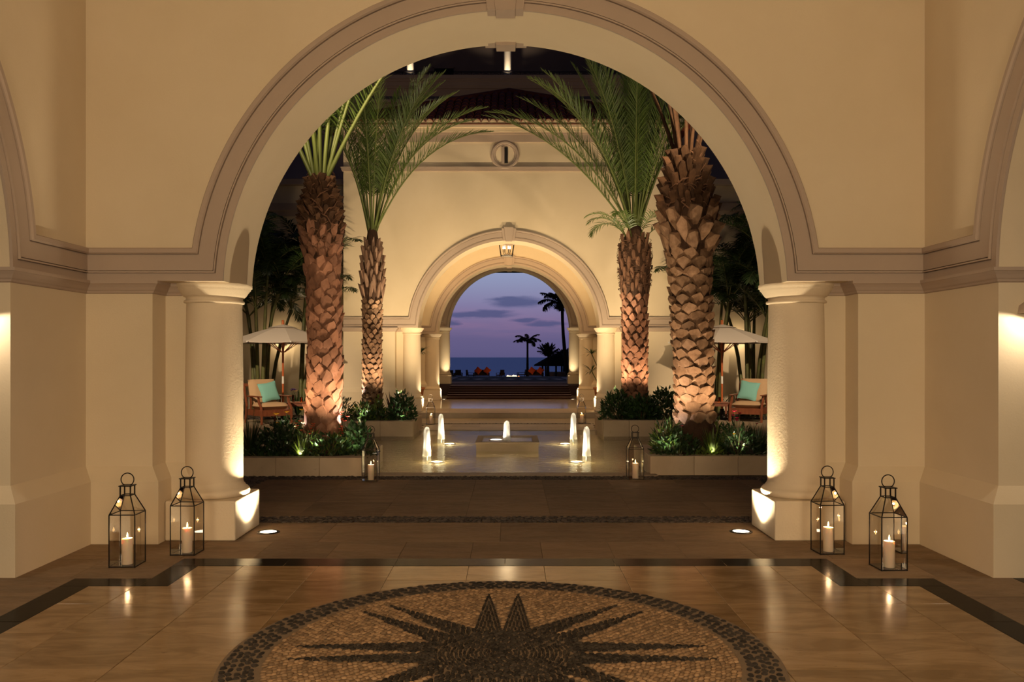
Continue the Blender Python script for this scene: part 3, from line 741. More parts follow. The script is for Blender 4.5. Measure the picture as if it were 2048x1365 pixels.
# pebble templates and strips
def pebble_block(cx, cy, cz, ang, lx, ly, lz, name, m, parent, jit=.12, kind='stuff', n=7):
    N = len(cx); rng = np.random.default_rng(3)
    th = np.linspace(0, 2 * PI, n, endpoint=False)
    prof = [(1.0, 0.0), (.86, .62), (.45, .95)]
    V = []; 
    for (pr, ph) in prof:
        V.append(np.stack([pr * np.cos(th), pr * np.sin(th), np.full(n, ph)], 1))
    V = np.concatenate(V + [np.array([[0, 0, 1.0]])]); nv = len(V)
    fs = []
    for r in range(2):
        for k in range(n):
            kk = (k + 1) % n; fs.append((r * n + k, r * n + kk, (r + 1) * n + kk, (r + 1) * n + k))
    ft = [(2 * n + k, 2 * n + (k + 1) % n, 3 * n) for k in range(n)]
    W = np.repeat(V[None], N, 0) * np.stack([lx, ly, lz], 1)[:, None, :]
    W[:, :, :2] *= (1 + rng.uniform(-jit, jit, (N, nv, 1)))
    ca, sa = np.cos(ang)[:, None], np.sin(ang)[:, None]
    X = W[:, :, 0] * ca - W[:, :, 1] * sa + np.asarray(cx)[:, None]; Y = W[:, :, 0] * sa + W[:, :, 1] * ca + np.asarray(cy)[:, None]
    Z = W[:, :, 2] + np.asarray(cz)[:, None]
    AV = np.stack([X, Y, Z], 2).reshape(-1, 3)
    off = (np.arange(N) * nv)[:, None, None]
    Q = (np.array(fs)[None] + off).reshape(-1, 4).tolist() + (np.array(ft)[None] + off).reshape(-1, 3).tolist()
    me = np_mesh(name, AV, Q, M[m] if isinstance(m, str) else m)
    o = bpy.data.objects.new(name, me); link(o, parent)
    if kind: o['kind'] = kind
    return o
def pebble_strip(x0, x1, y0, y1, z, parent, size=.026):
    rng = np.random.default_rng(int(1000 * (y0 + 50)))
    nx, ny = int((x1 - x0) / (size * 1.55)), max(2, int((y1 - y0) / (size * .95)))
    gx, gy = np.meshgrid(np.arange(nx), np.arange(ny))
    cx = x0 + (gx + .5 + (gy % 2) * .5 + rng.uniform(-.2, .2, gx.shape)) * (x1 - x0) / nx
    cy = y0 + (gy + .5 + rng.uniform(-.2, .2, gx.shape)) * (y1 - y0) / ny
    N = cx.size
    return pebble_block(cx.ravel(), cy.ravel(), np.full(N, z), rng.uniform(-.5, .5, N), rng.uniform(.6, .85, N) * size, rng.uniform(.36, .5, N) * size, rng.uniform(.5, .8, N) * size * .5, 'pebbles', 'peb_strip', parent, n=6)
pebble_strip(-3.0, 2.9, 7.665, 7.945, -.004, floor, .036)
pebble_strip(-5.6, 5.6, 10.37, 10.69, -.012, floor, .04)
pebble_strip(-3.6, 3.6, 18.91, 19.14, -.012, floor, .05)
for s in (-1, 1):
    x0, x1 = sorted((s * 3.0, s * 4.2)); pebble_strip(x0, x1, 9.3, 10.37, .002, floor, .042)
    x0, x1 = sorted((s * 3.6, s * 8.9)); pebble_strip(x0, x1, 20.4, 23.3, .0, floor, .11)

# pavilion floor, low step, stair and seaward terrace
mb = MB(); mb.box(X0 - PW - .6, X0 + PW + .6, 20.8, 27.7, -.2, FP - .02)
pf = mb.build('floor_pavilion', M['pave'], kind='structure')
for i in range(-6, 6):
    for j, (y0, y1) in enumerate(((20.8, 21.6), (21.6, 22.55), (22.55, 23.6), (23.6, 24.65), (24.65, 25.7), (25.7, 26.75), (26.75, 27.7))):
        tile(X0 + i * .75, X0 + (i + 1) * .75, y0, y1, 'pave' if j < 2 else 'pavpol', FP, parent=pf)
st = thing('stair', 'broad flight of dark red steps with pale nosings beyond the pavilion', 'stair', (X0, 27.7, FP))
for k in range(6):
    h = .062 * (k + 1)
    mb = MB(); mb.box(-2.06, 2.06, k * .36, 2.6, h - .062, h); stp = mb.build('step', M['stair'], st)
    mb = MB(); mb.box(-2.06, 2.06, k * .36 - .012, k * .36 + .07, h - .001, h + .006); mb.build('nosing', M['nosing'], stp)
mb = MB()
for s in (-1, 1):
    a, b = sorted((X0 + s * 2.06, X0 + s * 3.4)); mb.box(a, b, 27.7, 31.0, -.2, FP)
mb.build('floor_stair_sides', M['pavpol'], kind='structure')
mb = MB(); mb.box(-12, 12, 30.3, 44, -.8, FT)
tf = mb.build('floor_terrace', M['terrace'], kind='structure')
mb = MB(); mb.box(-2.6, 2.55, 33.0, 33.4, FT, FT + .004); mb.box(-4, 4, 42.4, 43.0, FT, FT + .004); mb.box(-2.6, 2.5, 34.2, 34.5, FT, FT + .004)
mb.box(-3.4, -2.6, 33, 43, FT, FT + .004); mb.box(2.5, 3.4, 33, 43, FT, FT + .004); mb.build('inlay_band', M['mosaic'], tf)
mb = MB()
for k in range(-3, 4):
    c = k * .72; y = 38.5
    mb.poly([(c - .34, y, FT + .004), (c, y - 1.1, FT + .004), (c + .34, y, FT + .004), (c, y + 1.1, FT + .004)])
mb.build('inlay_diamonds', M['mosaic'], tf)
mb = MB(); mb.box(-40, 40, 44, 92, -1.2, -.55); mb.build('floor_lower_terrace', M['terrace'], kind='structure')
mb = MB(); mb.box(-600, 600, 92, 125, -7, -5.2); mb.build('ground_beach', M['sand'], kind='structure')
mb = MB(); mb.poly([(-15000, 120, -6), (15000, 120, -6), (15000, 30000, -6), (-15000, 30000, -6)]); mb.build('sea', M['sea'], kind='structure')

# ------------------------------------------------------------------ medallion
MD = Vector((-.043, 4.254, .001)); RM = 1.367; RI = 1.187
med = thing('floor_medallion', 'round pebble mosaic of a dark sun inlaid in the polished floor', 'mosaic', MD)
mb = MB(); nseg = 128
mb.lathe([(RM + .012, 0), (RM + .012, .005), (RM + .004, .008)], n=nseg, sharp=True); mb.build('mortar_bed', M['mortar'], med)
rng = np.random.default_rng(11)
# border ring of larger dark pebbles
ringp = []
rr = RI + .026; row = 0
rows_r = np.linspace(RI + .022, RM - .024, 5)
for ri, r in enumerate(rows_r):
    n = int(2 * PI * r / .058)
    for k in range(n):
        a = 2 * PI * (k + .5 * (ri % 2) + rng.uniform(-.18, .18)) / n
        q = r + rng.uniform(-.006, .006)
        ringp.append((q * math.cos(a), q * math.sin(a), a + PI / 2 + rng.uniform(-.35, .35), rng.uniform(.019, .029), rng.uniform(.013, .018)))
vis = sorted([p for p in ringp if p[1] + MD.y > 3.86], key=lambda p: p[1])
near = vis[:300]; nearset = set(id(p) for p in near); rest = [p for p in ringp if id(p) not in nearset]
tmpl = []
for k in range(6):
    o = pebble_block([0], [0], [0], np.array([0.0]), np.array([1.0]), np.array([1.0]), np.array([1.0]), 'pebble', 'peb_dark', None, jit=.10 + .03 * k, kind=None, n=9)
    me = o.data; bpy.data.objects.remove(o)
    nv = np.array([v.co[:] for v in me.vertices]); 
    for v in me.vertices: v.co.x *= 1 + .08 * math.sin(3 * math.atan2(v.co.y, v.co.x) + k); v.co.y *= 1 + .10 * math.cos(2 * math.atan2(v.co.y, v.co.x) + 2 * k)
    tmpl.append(me)
for p in near: inst('pebble', random.choice(tmpl), med, (p[0], p[1], .007), (0, 0, p[2]), (p[3], p[4], .009))
A = np.array(rest)
pebble_block(A[:, 0], A[:, 1], np.full(len(A), .007), A[:, 2], A[:, 3], A[:, 4], np.full(len(A), .009), 'border_pebbles', 'peb_dark', med)
# sun and field
def in_ray(x, y):
    r = math.hypot(x, y); a = math.atan2(y, x)
    if r < .345: return 1, a + PI / 2
    k = round(a / (PI / 4)); b = k * PI / 4
    u = x * math.cos(b) + y * math.sin(b); v = -x * math.sin(b) + y * math.cos(b)
    s = (u - .30) / (1.075 - .30)
    if 0 <= s <= 1:
        for sg in (-1, 1):
            c = sg * (.078 + .014 * s)
            if abs(v - c) < .080 * (1 - s) ** .85: return 2, b + rng.uniform(-.25, .25)
    return 0, a + PI / 2
D, B = [], []
def near_ray(x, y):
    r = math.hypot(x, y); a = math.atan2(y, x); k = round(a / (PI / 4)); b = k * PI / 4
    u = x * math.cos(b) + y * math.sin(b); v = abs(-x * math.sin(b) + y * math.cos(b)); q = (u - .30) / .775
    return 0 <= q <= 1 and abs(v - (.078 + .014 * q)) < .080 * (1 - q) ** .85 + .006
r = .006; ri = 0
while r < RI - .012:
    disc = r < .345
    n = max(3, int(2 * PI * r / (.040 if disc and r > .05 else .030 if disc else .036)))
    for k in range(n):
        a = 2 * PI * (k + .5 * (ri % 2) + rng.uniform(-.15, .15)) / n
        q = r + rng.uniform(-.004, .004); x, y = q * math.cos(a), q * math.sin(a)
        if disc: D.append((x, y, a + PI / 2 + rng.uniform(-.15, .15), rng.uniform(.0175, .022), rng.uniform(.0068, .0088)))
        elif not near_ray(x, y): B.append((x, y, rng.uniform(-.5, .5) + .4, rng.uniform(.0165, .0205), rng.uniform(.0092, .0115)))
    r += .0205 if disc else .0235; ri += 1
for k in range(8):                            # each ray: rows of slim pebbles that run with the ray
    b = k * PI / 4
    for sg in (-1, 1):
        u = .335
        while u < 1.075:
            q = (u - .30) / .775; wv = .080 * (1 - q) ** .85; cv = sg * (.078 + .014 * q); m = max(1, int(2 * wv / .019 + .5))
            for j in range(m):
                v = cv + (0 if m == 1 else -wv + .007 + (2 * wv - .014) * j / (m - 1)); uu = u + (.018 if j % 2 else 0) + rng.uniform(-.004, .004)
                if math.hypot(uu, v) < .35: continue
                if sg * v < .004: continue
                D.append((uu * math.cos(b) - v * math.sin(b), uu * math.sin(b) + v * math.cos(b), b + rng.uniform(-.18, .18) - .10 * sg * (j / max(1, m - 1) - .5), rng.uniform(.016, .021), rng.uniform(.0065, .0085)))
            u += .037
A = np.array(D); pebble_block(A[:, 0], A[:, 1], np.full(len(A), .006), A[:, 2], A[:, 3], A[:, 4], np.full(len(A), .012), 'sun_pebbles', 'peb_grey', med)
A = np.array(B); pebble_block(A[:, 0], A[:, 1], np.full(len(A), .006), A[:, 2], A[:, 3], A[:, 4], rng.uniform(.008, .014, len(A)), 'field_pebbles', 'peb_tan', med)

# ------------------------------------------------------------------ ground uplights beside the columns
def ground_light(label, loc, r=.07):
    t = thing('ground_light', label, 'light', loc, 0, 'recessed floor uplights')
    mb = MB(); mb.lathe([(r * 1.38, 0), (r * 1.38, .004), (r * 1.25, .007), (r * 1.02, .007), (r, .002)], n=32, sharp=False); mb.build('trim_ring', M['iron'], t)
    mb = MB(); mb.lathe([(r, .0035), (.0005, .0045)], n=28, sharp=False); mb.build('lens', M['lens'], t)
ground_light('glowing round floor light beside the left front column plinth', (-2.075, 7.24, .0))
ground_light('glowing round floor light beside the right front column plinth', (1.98, 7.26, .0))
ground_light('glowing floor light inside the pavilion, left of the dark stair', (X0 - 2.12, 27.45, FP), .06)
ground_light('glowing floor light inside the pavilion, right of the dark stair', (X0 + 2.06, 27.45, FP), .06)
# wall sconces on the side-arch jambs
for s, lb in ((-1, 'bronze wall sconce on the jamb of the left side arch'), (1, 'bronze wall sconce on the jamb of the right side arch')):
    t = thing('wall_sconce', lb, 'light', (X0 + s * 3.63, YA + R_ARCH - .002, 1.82), 0, 'jamb sconces')
    mb = MB(); mb.box(-.05, .05, -.02, 0, -.08, .08); mb.build('back_plate', M['iron'], t)
    mb = MB()
    n = 14
    rows = [[(.10 * math.cos(PI + PI * k / n) * sc_, .0 + .12 * math.sin(PI + PI * k / n) * sc_, z) for k in range(n + 1)] for sc_, z in ((1.0, -.02), (.9, .035), (.55, .06))]
    mb.grid(rows, True); mb.poly(rows[-1]); mb.build('shade', M['trim'], t)

# ------------------------------------------------------------------ lanterns and candles
def make_lantern(label, loc, rz):
    t = thing('candle_lantern', label, 'lantern', loc, rz, 'glass candle lanterns')
    h1, h2, h3 = .375, .505, .572; a = .091; b = .036; wd = .0065
    q = [(-1, -1), (1, -1), (1, 1), (-1, 1)]
    mb = MB()
    for z, r in ((.006, a), (h1, a), (h2, b), (h3, b)):
        for (x0, y0), (x1, y1) in zip(q, q[1:] + q[:1]): mb.bar((x0 * r, y0 * r, z), (x1 * r, y1 * r, z), wd)
    for x, y in q:
        mb.bar((x * a, y * a, 0), (x * a, y * a, h1), wd); mb.bar((x * a, y * a, h1), (x * b, y * b, h2), wd); mb.bar((x * b, y * b, h2), (x * b, y * b, h3), .008)
    mb.build('frame', M['iron'], t)
    mb = MB(); mb.box(-.046, .046, -.046, .046, h3 - .002, h3 + .004)
    mb.v = mb.v; mb.build('cap_flange', M['iron'], t)
    mb = MB(); mb.tube([(.046 * math.sin(x), 0, h3 + .044 - .046 * math.cos(x)) for x in [2 * PI * k / 28 for k in range(28)]], .0038, 6, closed=True); mb.build('ring_handle', M['iron'], t)
    mb = MB(); mb.box(-a, a, -a, a, .006, .009); mb.build('base_pane', M['pane'], t)
    for i, ((x0, y0), (x1, y1)) in enumerate(zip(q, q[1:] + q[:1])):
        mb = MB(); k = a - .001
        mb.poly([(x0 * k, y0 * k, .008), (x1 * k, y1 * k, .008), (x1 * k, y1 * k, h1), (x0 * k, y0 * k, h1)]); mb.build('pane', M['pane'], t)
        mb = MB(); mb.poly([(x0 * k, y0 * k, h1), (x1 * k, y1 * k, h1), (x1 * b, y1 * b, h2), (x0 * b, y0 * b, h2)]); mb.build('roof_pane', M['pane'], t)
    return t
def make_candle(label, loc, h=.185, r=.038, pw=2.2):
    t = thing('pillar_candle', label, 'candle', loc, 0, 'lantern candles')
    mb = MB(); mb.lathe([(r * .97, 0), (r, .004), (r, h - .006), (r * .96, h), (r * .80, h - .003), (.003, h - .012)], n=28, sharp=False); mb.build('wax', M['wax'], t)
    mb = MB(); mb.tube([(0, 0, h - .012), (.001, 0, h + .008)], .0015, 5); mb.build('wick', M['black'], t)
    mb = MB(); mb.lathe([(.001, h + .002), (.0048, h + .010), (.0056, h + .017), (.0035, h + .030), (.0005, h + .042)], n=12, sharp=False); mb.build('flame', M['flame'], t)
    point('candle_light', (loc[0], loc[1], loc[2] + h + .022), pw, (1, .60, .30), .008)
    return t
lan = make_lantern('iron and glass lantern nearest the left wall, outermost of the left pair', (-2.765, 6.10, .0013), .02)
LN = [(-2.765, 6.10, .0013, None, 'ivory candle in the outer left foreground lantern', 0.02),
      (-2.475, 6.47, .001, 'iron and glass lantern in front of the left column plinth', 'ivory candle in the lantern by the left column plinth', -.03),
      (2.437, 6.50, .001, 'iron and glass lantern in front of the right column plinth', 'ivory candle in the lantern by the right column plinth', .04),
      (2.685, 6.01, .0013, 'iron and glass lantern nearest the right wall, outermost of the right pair', 'ivory candle in the outer right foreground lantern', .05),
      (-1.70, 10.28, .001, 'iron and glass lantern at the corner of the front left planter', 'ivory candle in the lantern by the front left planter', .0),
      (1.535, 10.42, .001, 'iron and glass lantern at the corner of the front right planter', 'ivory candle in the lantern by the front right planter', .03),
      (-1.79, 18.95, .001, 'small far lantern beyond the pool, beside the rear left planter', 'ivory candle in the far lantern by the rear left planter', .0),
      (1.62, 19.25, .001, 'small far lantern beyond the pool, beside the rear right planter', 'ivory candle in the far lantern by the rear right planter', .02)]
for x, y, z, ll, cl, rz in LN:
    if ll: dup(lan, (x, y, z), rz, ll)
    make_candle(cl, (x + .004, y - .01, z + .0095))

# ------------------------------------------------------------------ pool and fountain
pool = MB(); pool.box(X0 - PX, X0 + PX, 11.0, 17.38, -.2, -.10)
for s in (-1, 1): pool.box(*sorted((X0 + s * PX, X0 + s * 2.75)), 12.35, 16.15, -.2, -.10)
po = pool.build('pool_floor', M['poolfloor'], kind='structure')
mb = MB(); mb.poly([(X0 - PX, 11.0, -.012), (X0 + PX, 11.0, -.012), (X0 + PX, 12.35, -.012), (X0 + 2.75, 12.35, -.012), (X0 + 2.75, 16.15, -.012), (X0 + PX, 16.15, -.012), (X0 + PX, 17.38, -.012), (X0 - PX, 17.38, -.012),
                    (X0 - PX, 16.15, -.012), (X0 - 2.75, 16.15, -.012), (X0 - 2.75, 12.35, -.012), (X0 - PX, 12.35, -.012)])
mb.build('water', M['water'], po, kind='stuff')
fb = thing('fountain_basin', 'low square stone basin in the middle of the pool', 'fountain', (-.05, 14.12, -.10))
mb = MB(); mb.box(-.50, .50, -.56, .56, 0, .20); mb.build('base', M['planter'], fb)
mb = MB()
for a in ((-.515, .515, -.575, -.46), (-.515, .515, .46, .575), (-.515, -.41, -.46, .46), (.41, .515, -.46, .46)): mb.box(*a, .20, .237)
bevel(mb.build('rim', M['planter'], fb), .006, 2)
mb = MB(); mb.poly([(-.41, -.46, .222), (.41, -.46, .222), (.41, .46, .222), (-.41, .46, .222)]); mb.build('basin_water', M['water'], fb)
def make_jet(label, loc, h):
    t = thing('fountain_jet', label, 'water jet', loc, 0, 'lit fountain jets')
    mb = MB(); mb.lathe([(.016, -.08), (.016, .035), (.012, .035), (.012, 0)], n=14, sharp=True); mb.build('nozzle', M['steel'], t)
    mb = MB(); pr = [(.024, .03), (.040, .06), (.046, h * .3), (.050, h * .55), (.050, h * .78), (.043, h * .90), (.028, h * .97), (.002, h)]
    n = 26; rows = []
    for i, (r, z) in enumerate(pr): rows.append([((r + .004 * math.sin(5 * k * 2 * PI / n + i)) * math.cos(2 * PI * k / n), (r + .004 * math.sin(5 * k * 2 * PI / n + i)) * math.sin(2 * PI * k / n), z) for k in range(n)])
    mb.grid(rows, True, True); mb.build('plume', M['foam'], t)
    mb = MB(); pr = [(.070, .0), (.058, h * .35), (.052, h * .62)]
    mb.lathe(pr, n=26, sharp=False); mb.f = mb.f[:-2]; mb.m = mb.m[:-2]; mb.s = mb.s[:-2]; mb.build('falling_water', M['foam'], t)
    return t
def make_poollight(label, loc, tgt):
    t = thing('pool_light', label, 'light', loc, 0, 'pool lights')
    mb = MB(); mb.lathe([(.120, 0), (.120, .010), (.110, .014), (.100, .014)], n=28, sharp=False); mb.build('housing', M['steel'], t)
    mb = MB(); mb.lathe([(.100, .012), (.06, .019), (.001, .022)], n=24, sharp=False); mb.build('lens', M['lens'], t)
    spot('jet_light', (loc[0], loc[1] - .02, max(loc[2], -.01) + .03), tgt, 45, 75, .6, (1, .84, .60), .02)
    if loc[2] < 0: point('pool_glow', (loc[0], loc[1], -.045), 9.0, (1, .84, .52), .03)
JT = [(-1.28, 12.93, .45, 'front left', 1), (-1.283, 15.6, .47, 'back left', 1), (1.165, 12.93, .455, 'front right', -1), (1.163, 15.6, .485, 'back right', -1)]
for x, y, h, nm, s in JT:
    make_jet('white foaming water jet at the %s corner of the pool' % nm, (x, y, -.012), h)
    make_poollight('bright lamp in the water beside the %s jet' % nm, (x + s * .16, y - .08, -.10), (x, y, h * .6))
make_jet('white foaming water jet on the square stone basin', (-.06, 14.1, .122), .32)
make_poollight('bright lamp on the square basin beside the middle jet', (-.24, 14.05, .116), (-.06, 14.1, .32))

# ------------------------------------------------------------------ planters (limestone slabs as parts)
def make_planter(label, x0, x1, y0, y1, h):
    cx = (x0 + x1) / 2; t = thing('stone_planter', label, 'planter', (cx, y0, 0), 0, 'low limestone planters')
    L = x1 - x0; Dp = y1 - y0; wt = .20
    n = max(2, round(L / .56))
    for yy0, yy1 in ((0, wt), (Dp - wt, Dp)):
        for k in range(n):
            mb = MB(); mb.box(-L / 2 + L * k / n + .0015, -L / 2 + L * (k + 1) / n - .0015, yy0, yy1, -.1, h); bevel(mb.build('slab', M['planter'], t), .006, 1)
    m_ = max(2, round((Dp - 2 * wt) / .6))
    for s in (-1, 1):
        for k in range(m_):
            a, b = sorted((s * L / 2, s * (L / 2 - wt))); q0 = wt + (Dp - 2 * wt) * k / m_; q1 = wt + (Dp - 2 * wt) * (k + 1) / m_
            mb = MB(); mb.box(a, b, q0 + .0015, q1 - .0015, -.1, h); bevel(mb.build('slab', M['planter'], t), .006, 1)
    # rounded inner corners of the coping, then soil
    mb = MB(); mb.box(-L / 2 + wt, L / 2 - wt, wt, Dp - wt, -.05, h - .03); mb.build('soil', M['soil'], t)
    mb = MB()
    for sx in (-1, 1):
        for (yy, sy) in ((wt, 1), (Dp - wt, -1)):
            c = Vector((sx * (L / 2 - wt), yy)); r = .28
            top = [(c.x, c.y, h)] + [(c.x - sx * r + sx * r * math.sin(a), c.y + sy * r - sy * r * math.cos(a), h) for a in [PI / 2 * i / 6 for i in range(7)]]
            mb.poly(top); mb.grid([top[1:], [(x, y, h - .05) for x, y, z in top[1:]]], True)
    mb.build('corner_fillet', M['planter'], t)
    return t
make_planter('low stone planter at the front left of the pool, under the reddish palm', -5.2, -1.865, 10.70, 12.33, .225)
make_planter('low stone planter at the front right of the pool, under the stout palm', 1.80, 5.2, 10.88, 12.33, .225)
make_planter('low stone planter at the rear left of the pool', -3.75, -1.87, 16.17, 17.85, .275)
make_planter('low stone planter at the rear right of the pool', 1.78, 3.75, 16.17, 17.85, .290)

# ------------------------------------------------------------------ palms
def frond_mesh(name, L, bend, leaf, n, pet=.2, wid=.022, vang=.5, droop=.1, rr=.018, mats=('stalk', 'frond'), seed=0, a0=62, a1=24):
    rn = random.Random(seed); mb = MB(); N = 14; pts = []; tg = []; p = Vector((0, 0, 0))
    for i in range(N + 1):
        s = i / N; ph = bend * s ** 1.6; T = Vector((0, math.sin(ph), math.cos(ph))); pts.append(p.copy()); tg.append(T); p = p + T * L / N
    mb.tube(pts, [rr * (1 - .85 * i / N) + .002 for i in range(N + 1)], 5, caps=False)
    mb.mi = 1
    for k in range(n):
        s = pet + (1 - pet) * (k + .5) / n; f = s * N; i = min(int(f), N - 1); q = pts[i].lerp(pts[i + 1], f - i); T = tg[i].lerp(tg[i + 1], f - i).normalized()
        Nn = Vector((0, -T.z, T.y)); u = (s - pet) / (1 - pet)
        ll = leaf * (math.sin(PI * min(1, u * .82 + .16)) ** .7) * rn.uniform(.85, 1.1)
        for sx in (-1, 1):
            a = math.radians(a0 + (a1 - a0) * u + rn.uniform(-9, 9)); v = vang + rn.uniform(-.25, .25)
            Dv = (T * math.cos(a) + (Vector((sx, 0, 0)) * math.cos(v) + Nn * math.sin(v)) * math.sin(a)).normalized()
            W = (T - Dv * T.dot(Dv)).normalized() * wid * .5 * rn.uniform(.8, 1.2)
            mid = q + Dv * ll * .5 + Vector((0, 0, -droop * ll * .2)); tip = q + Dv * ll + Vector((0, 0, -droop * ll))
            b = len(mb.v); mb.v.extend([tuple(q - W * .6), tuple(q + W * .6), tuple(mid + W), tuple(mid - W), tuple(tip)])
            mb.face((b, b + 1, b + 2, b + 3)); mb.face((b + 3, b + 2, b + 4))
    return mb.mesh(name, [M[m] for m in mats])
def boot_mesh(name, m, w, h, o, cut=.34, seed=0):
    rn = random.Random(seed); j = lambda k: rn.uniform(-k, k)
    # a cut leaf base: broad at the trunk, flaring outwards and upwards to a cut face
    P_ = [(-.5 * w, 0, .1 * h), (0, .10 * o, -.5 * h), (.5 * w, 0, .1 * h),
          (-cut * w + j(.06 * w), .75 * o + j(.1 * o), .42 * h + j(.06 * h)), (-.03 * w + j(.07 * w), 1.0 * o, .60 * h + j(.10 * h)), (cut * w + j(.06 * w), .78 * o + j(.1 * o), .40 * h + j(.06 * h)),
          (-.34 * w, .0, .55 * h), (.34 * w, 0, .55 * h), (-.28 * w, .55 * o, .02 * h), (.26 * w, .58 * o, .0)]
    Fc = [(0, 1, 8), (1, 9, 8), (1, 2, 9), (0, 8, 3), (8, 4, 3), (8, 9, 4), (9, 5, 4), (9, 2, 5), (3, 4, 6), (4, 7, 6), (4, 5, 7), (0, 3, 6), (2, 7, 5)]
    mb = MB(); mb.v = P_
    for f in Fc: mb.face(f)
    return mb.mesh(name, M[m])
def make_palm(name, label, loc, trunk, boots, lean=None, fronds=(), tops=None):
    """trunk: list of (radius, z); boots: (z0, z1, rows, n, w, h, o, material)."""
    t = thing(name, label, 'palm tree', loc, 0, None)
    lean = lean or (lambda z: (0, 0))
    N = 20; mb = MB(); rows = []
    zs = np.linspace(trunk[0][1], trunk[-1][1], 36); rs = np.interp(zs, [p[1] for p in trunk], [p[0] for p in trunk])
    for z, r in zip(zs, rs):
        cx, cy = lean(z); rows.append([(cx + r * (1 + .06 * math.sin(7 * k + z * 9)) * math.cos(2 * PI * k / N), cy + r * (1 + .06 * math.sin(7 * k + z * 9)) * math.sin(2 * PI * k / N), z) for k in range(N)])
    mb.grid(rows, True, True); mb.poly(rows[-1]); tr = mb.build('trunk', M['fiber'], t)
    for bi, (z0, z1, nr, n, w, h, o, m, up) in enumerate(boots):
        mes = [boot_mesh('leaf_base', m, w * f, h * f, o * g, .26 if m == 'boot_red' else .33, seed=bi * 10 + i) for i, (f, g) in enumerate(((1, 1), (1.08, .85), (.93, 1.15), (1.02, 1.3)))]
        for r_ in range(nr):
            z = z0 + (z1 - z0) * (r_ + .5) / nr; rad = float(np.interp(z, zs, rs)); cx, cy = lean(z)
            for k in range(n):
                a = 2 * PI * (k + .5 * (r_ % 2) + random.uniform(-.10, .10)) / n + .35 * r_ * .11
                inst('leaf_base', random.choice(mes), tr, (cx + (rad - .012) * math.cos(a), cy + (rad - .012) * math.sin(a), z + random.uniform(-.015, .015)),
                     (random.uniform(-.10, .10) - up, random.uniform(-.16, .16), a - PI / 2), (1, 1, random.uniform(.9, 1.15)))
    if tops:
        z0, z1, cnt, mm = tops; sb = MB(); rn = random.Random(int(z1 * 100))
        for q in range(cnt):
            z = rn.uniform(z0, z1); rad = float(np.interp(z, zs, rs)) + .03; a = rn.uniform(0, 2 * PI); cx, cy = lean(z); da = rn.uniform(-.9, .9); dz = rn.uniform(-.14, .22); w = rn.uniform(.006, .018)
            row = []
            for u in (0, .5, 1):
                rr_ = rad - .01 + .035 * math.sin(PI * u) + .02 * u; aa = a + da * u; zz = z + dz * u + .03 * math.sin(PI * u)
                row.append([(cx + rr_ * math.cos(aa), cy + rr_ * math.sin(aa), zz - w * (1 - .8 * u)), (cx + rr_ * math.cos(aa), cy + rr_ * math.sin(aa), zz + w * (1 - .8 * u))])
            sb.grid(row, True)
        sb.build('fibre_strands', M[mm], t)
    for (me, az, tilt, z, off, roll, scl, nm) in fronds:
        cx, cy = lean(z)
        inst(nm, me, t, (cx + off * math.cos(az), cy + off * math.sin(az), z), (-tilt, 0, az - PI / 2), (scl, scl, scl))
    return t
rp = random.Random(5)
# front left: reddish cut trunk, tall bare green stalks
fA = [frond_mesh('frond', 3.6, b, .42, 70, pet=.20, wid=.018, rr=.030, seed=i, vang=.45) for i, b in enumerate((.45, .7, .95))]
fr = []
for k, (az, ti) in enumerate(((.1, .20), (.7, .12), (1.4, .26), (2.2, .15), (2.9, .28), (3.6, .18), (4.3, .10), (4.9, .20), (5.5, .14), (6.0, .30), (-.35, .52), (1.9, .05), (3.2, .42), (4.6, .32))):
    fr.append((fA[k % 3], az, ti, 3.68, .07, 0, 1, 'frond'))
lf = make_palm('date_palm', 'date palm with reddish diamond-scaled trunk in the front left planter', (-2.56, 11.5, .19),
    [(.225, 0), (.200, .4), (.195, 1.4), (.185, 2.2), (.215, 2.75), (.26, 3.0), (.24, 3.3), (.16, 3.55), (.12, 3.80)],
    [(.02, 2.62, 23, 8, .225, .215, .078, 'boot_red', -.10), (2.62, 3.05, 3, 9, .13, .26, .07, 'boot_red', .1), (3.05, 3.72, 8, 10, .095, .17, .075, 'dead', .3)],
    lean=lambda z: (.03 * math.sin(z * 1.2), 0), fronds=fr, tops=(2.75, 3.7, 260, 'collar'))
# rear left: slender trunk, long feathery fronds
fB = [frond_mesh('frond', 3.5, b, .50, 84, pet=.22, wid=.0145, rr=.020, seed=20 + i, vang=.55, a0=52, a1=20) for i, b in enumerate((.5, .85, 1.2))]
fr = []
for k, (az, ti, v) in enumerate(((0.0, .30, 2), (-.3, .38, 2), (.25, .22, 1), (-.6, .26, 2), (.6, .12, 1), (1.2, .15, 0), (1.9, .10, 0), (2.6, .22, 0), (3.1, .20, 1), (3.5, .12, 0), (4.0, .10, 0), (4.5, .08, 0), (5.0, .16, 1), (5.5, .24, 1), (5.9, .18, 1), (-.15, .48, 2), (.1, .12, 1), (4.7, .24, 0), (3.9, .26, 1), (-.9, .42, 1))):
    fr.append((fB[v], az, ti, 3.75 + .02 * (k % 4), .07, 0, 1.0 if k % 3 else .92, 'frond'))
lr = make_palm('date_palm', 'slender date palm with feathery fronds in the rear left planter', (-2.78, 17.0, .24),
    [(.215, 0), (.185, .35), (.175, 1.6), (.180, 2.35), (.215, 2.6), (.20, 3.0), (.13, 3.5), (.09, 3.85)],
    [(.02, 2.4, 24, 9, .135, .125, .05, 'boot_tan', -.05), (2.45, 3.5, 7, 8, .085, .36, .06, 'boot_pale', .10)],
    lean=lambda z: (.0, 0), fronds=fr)
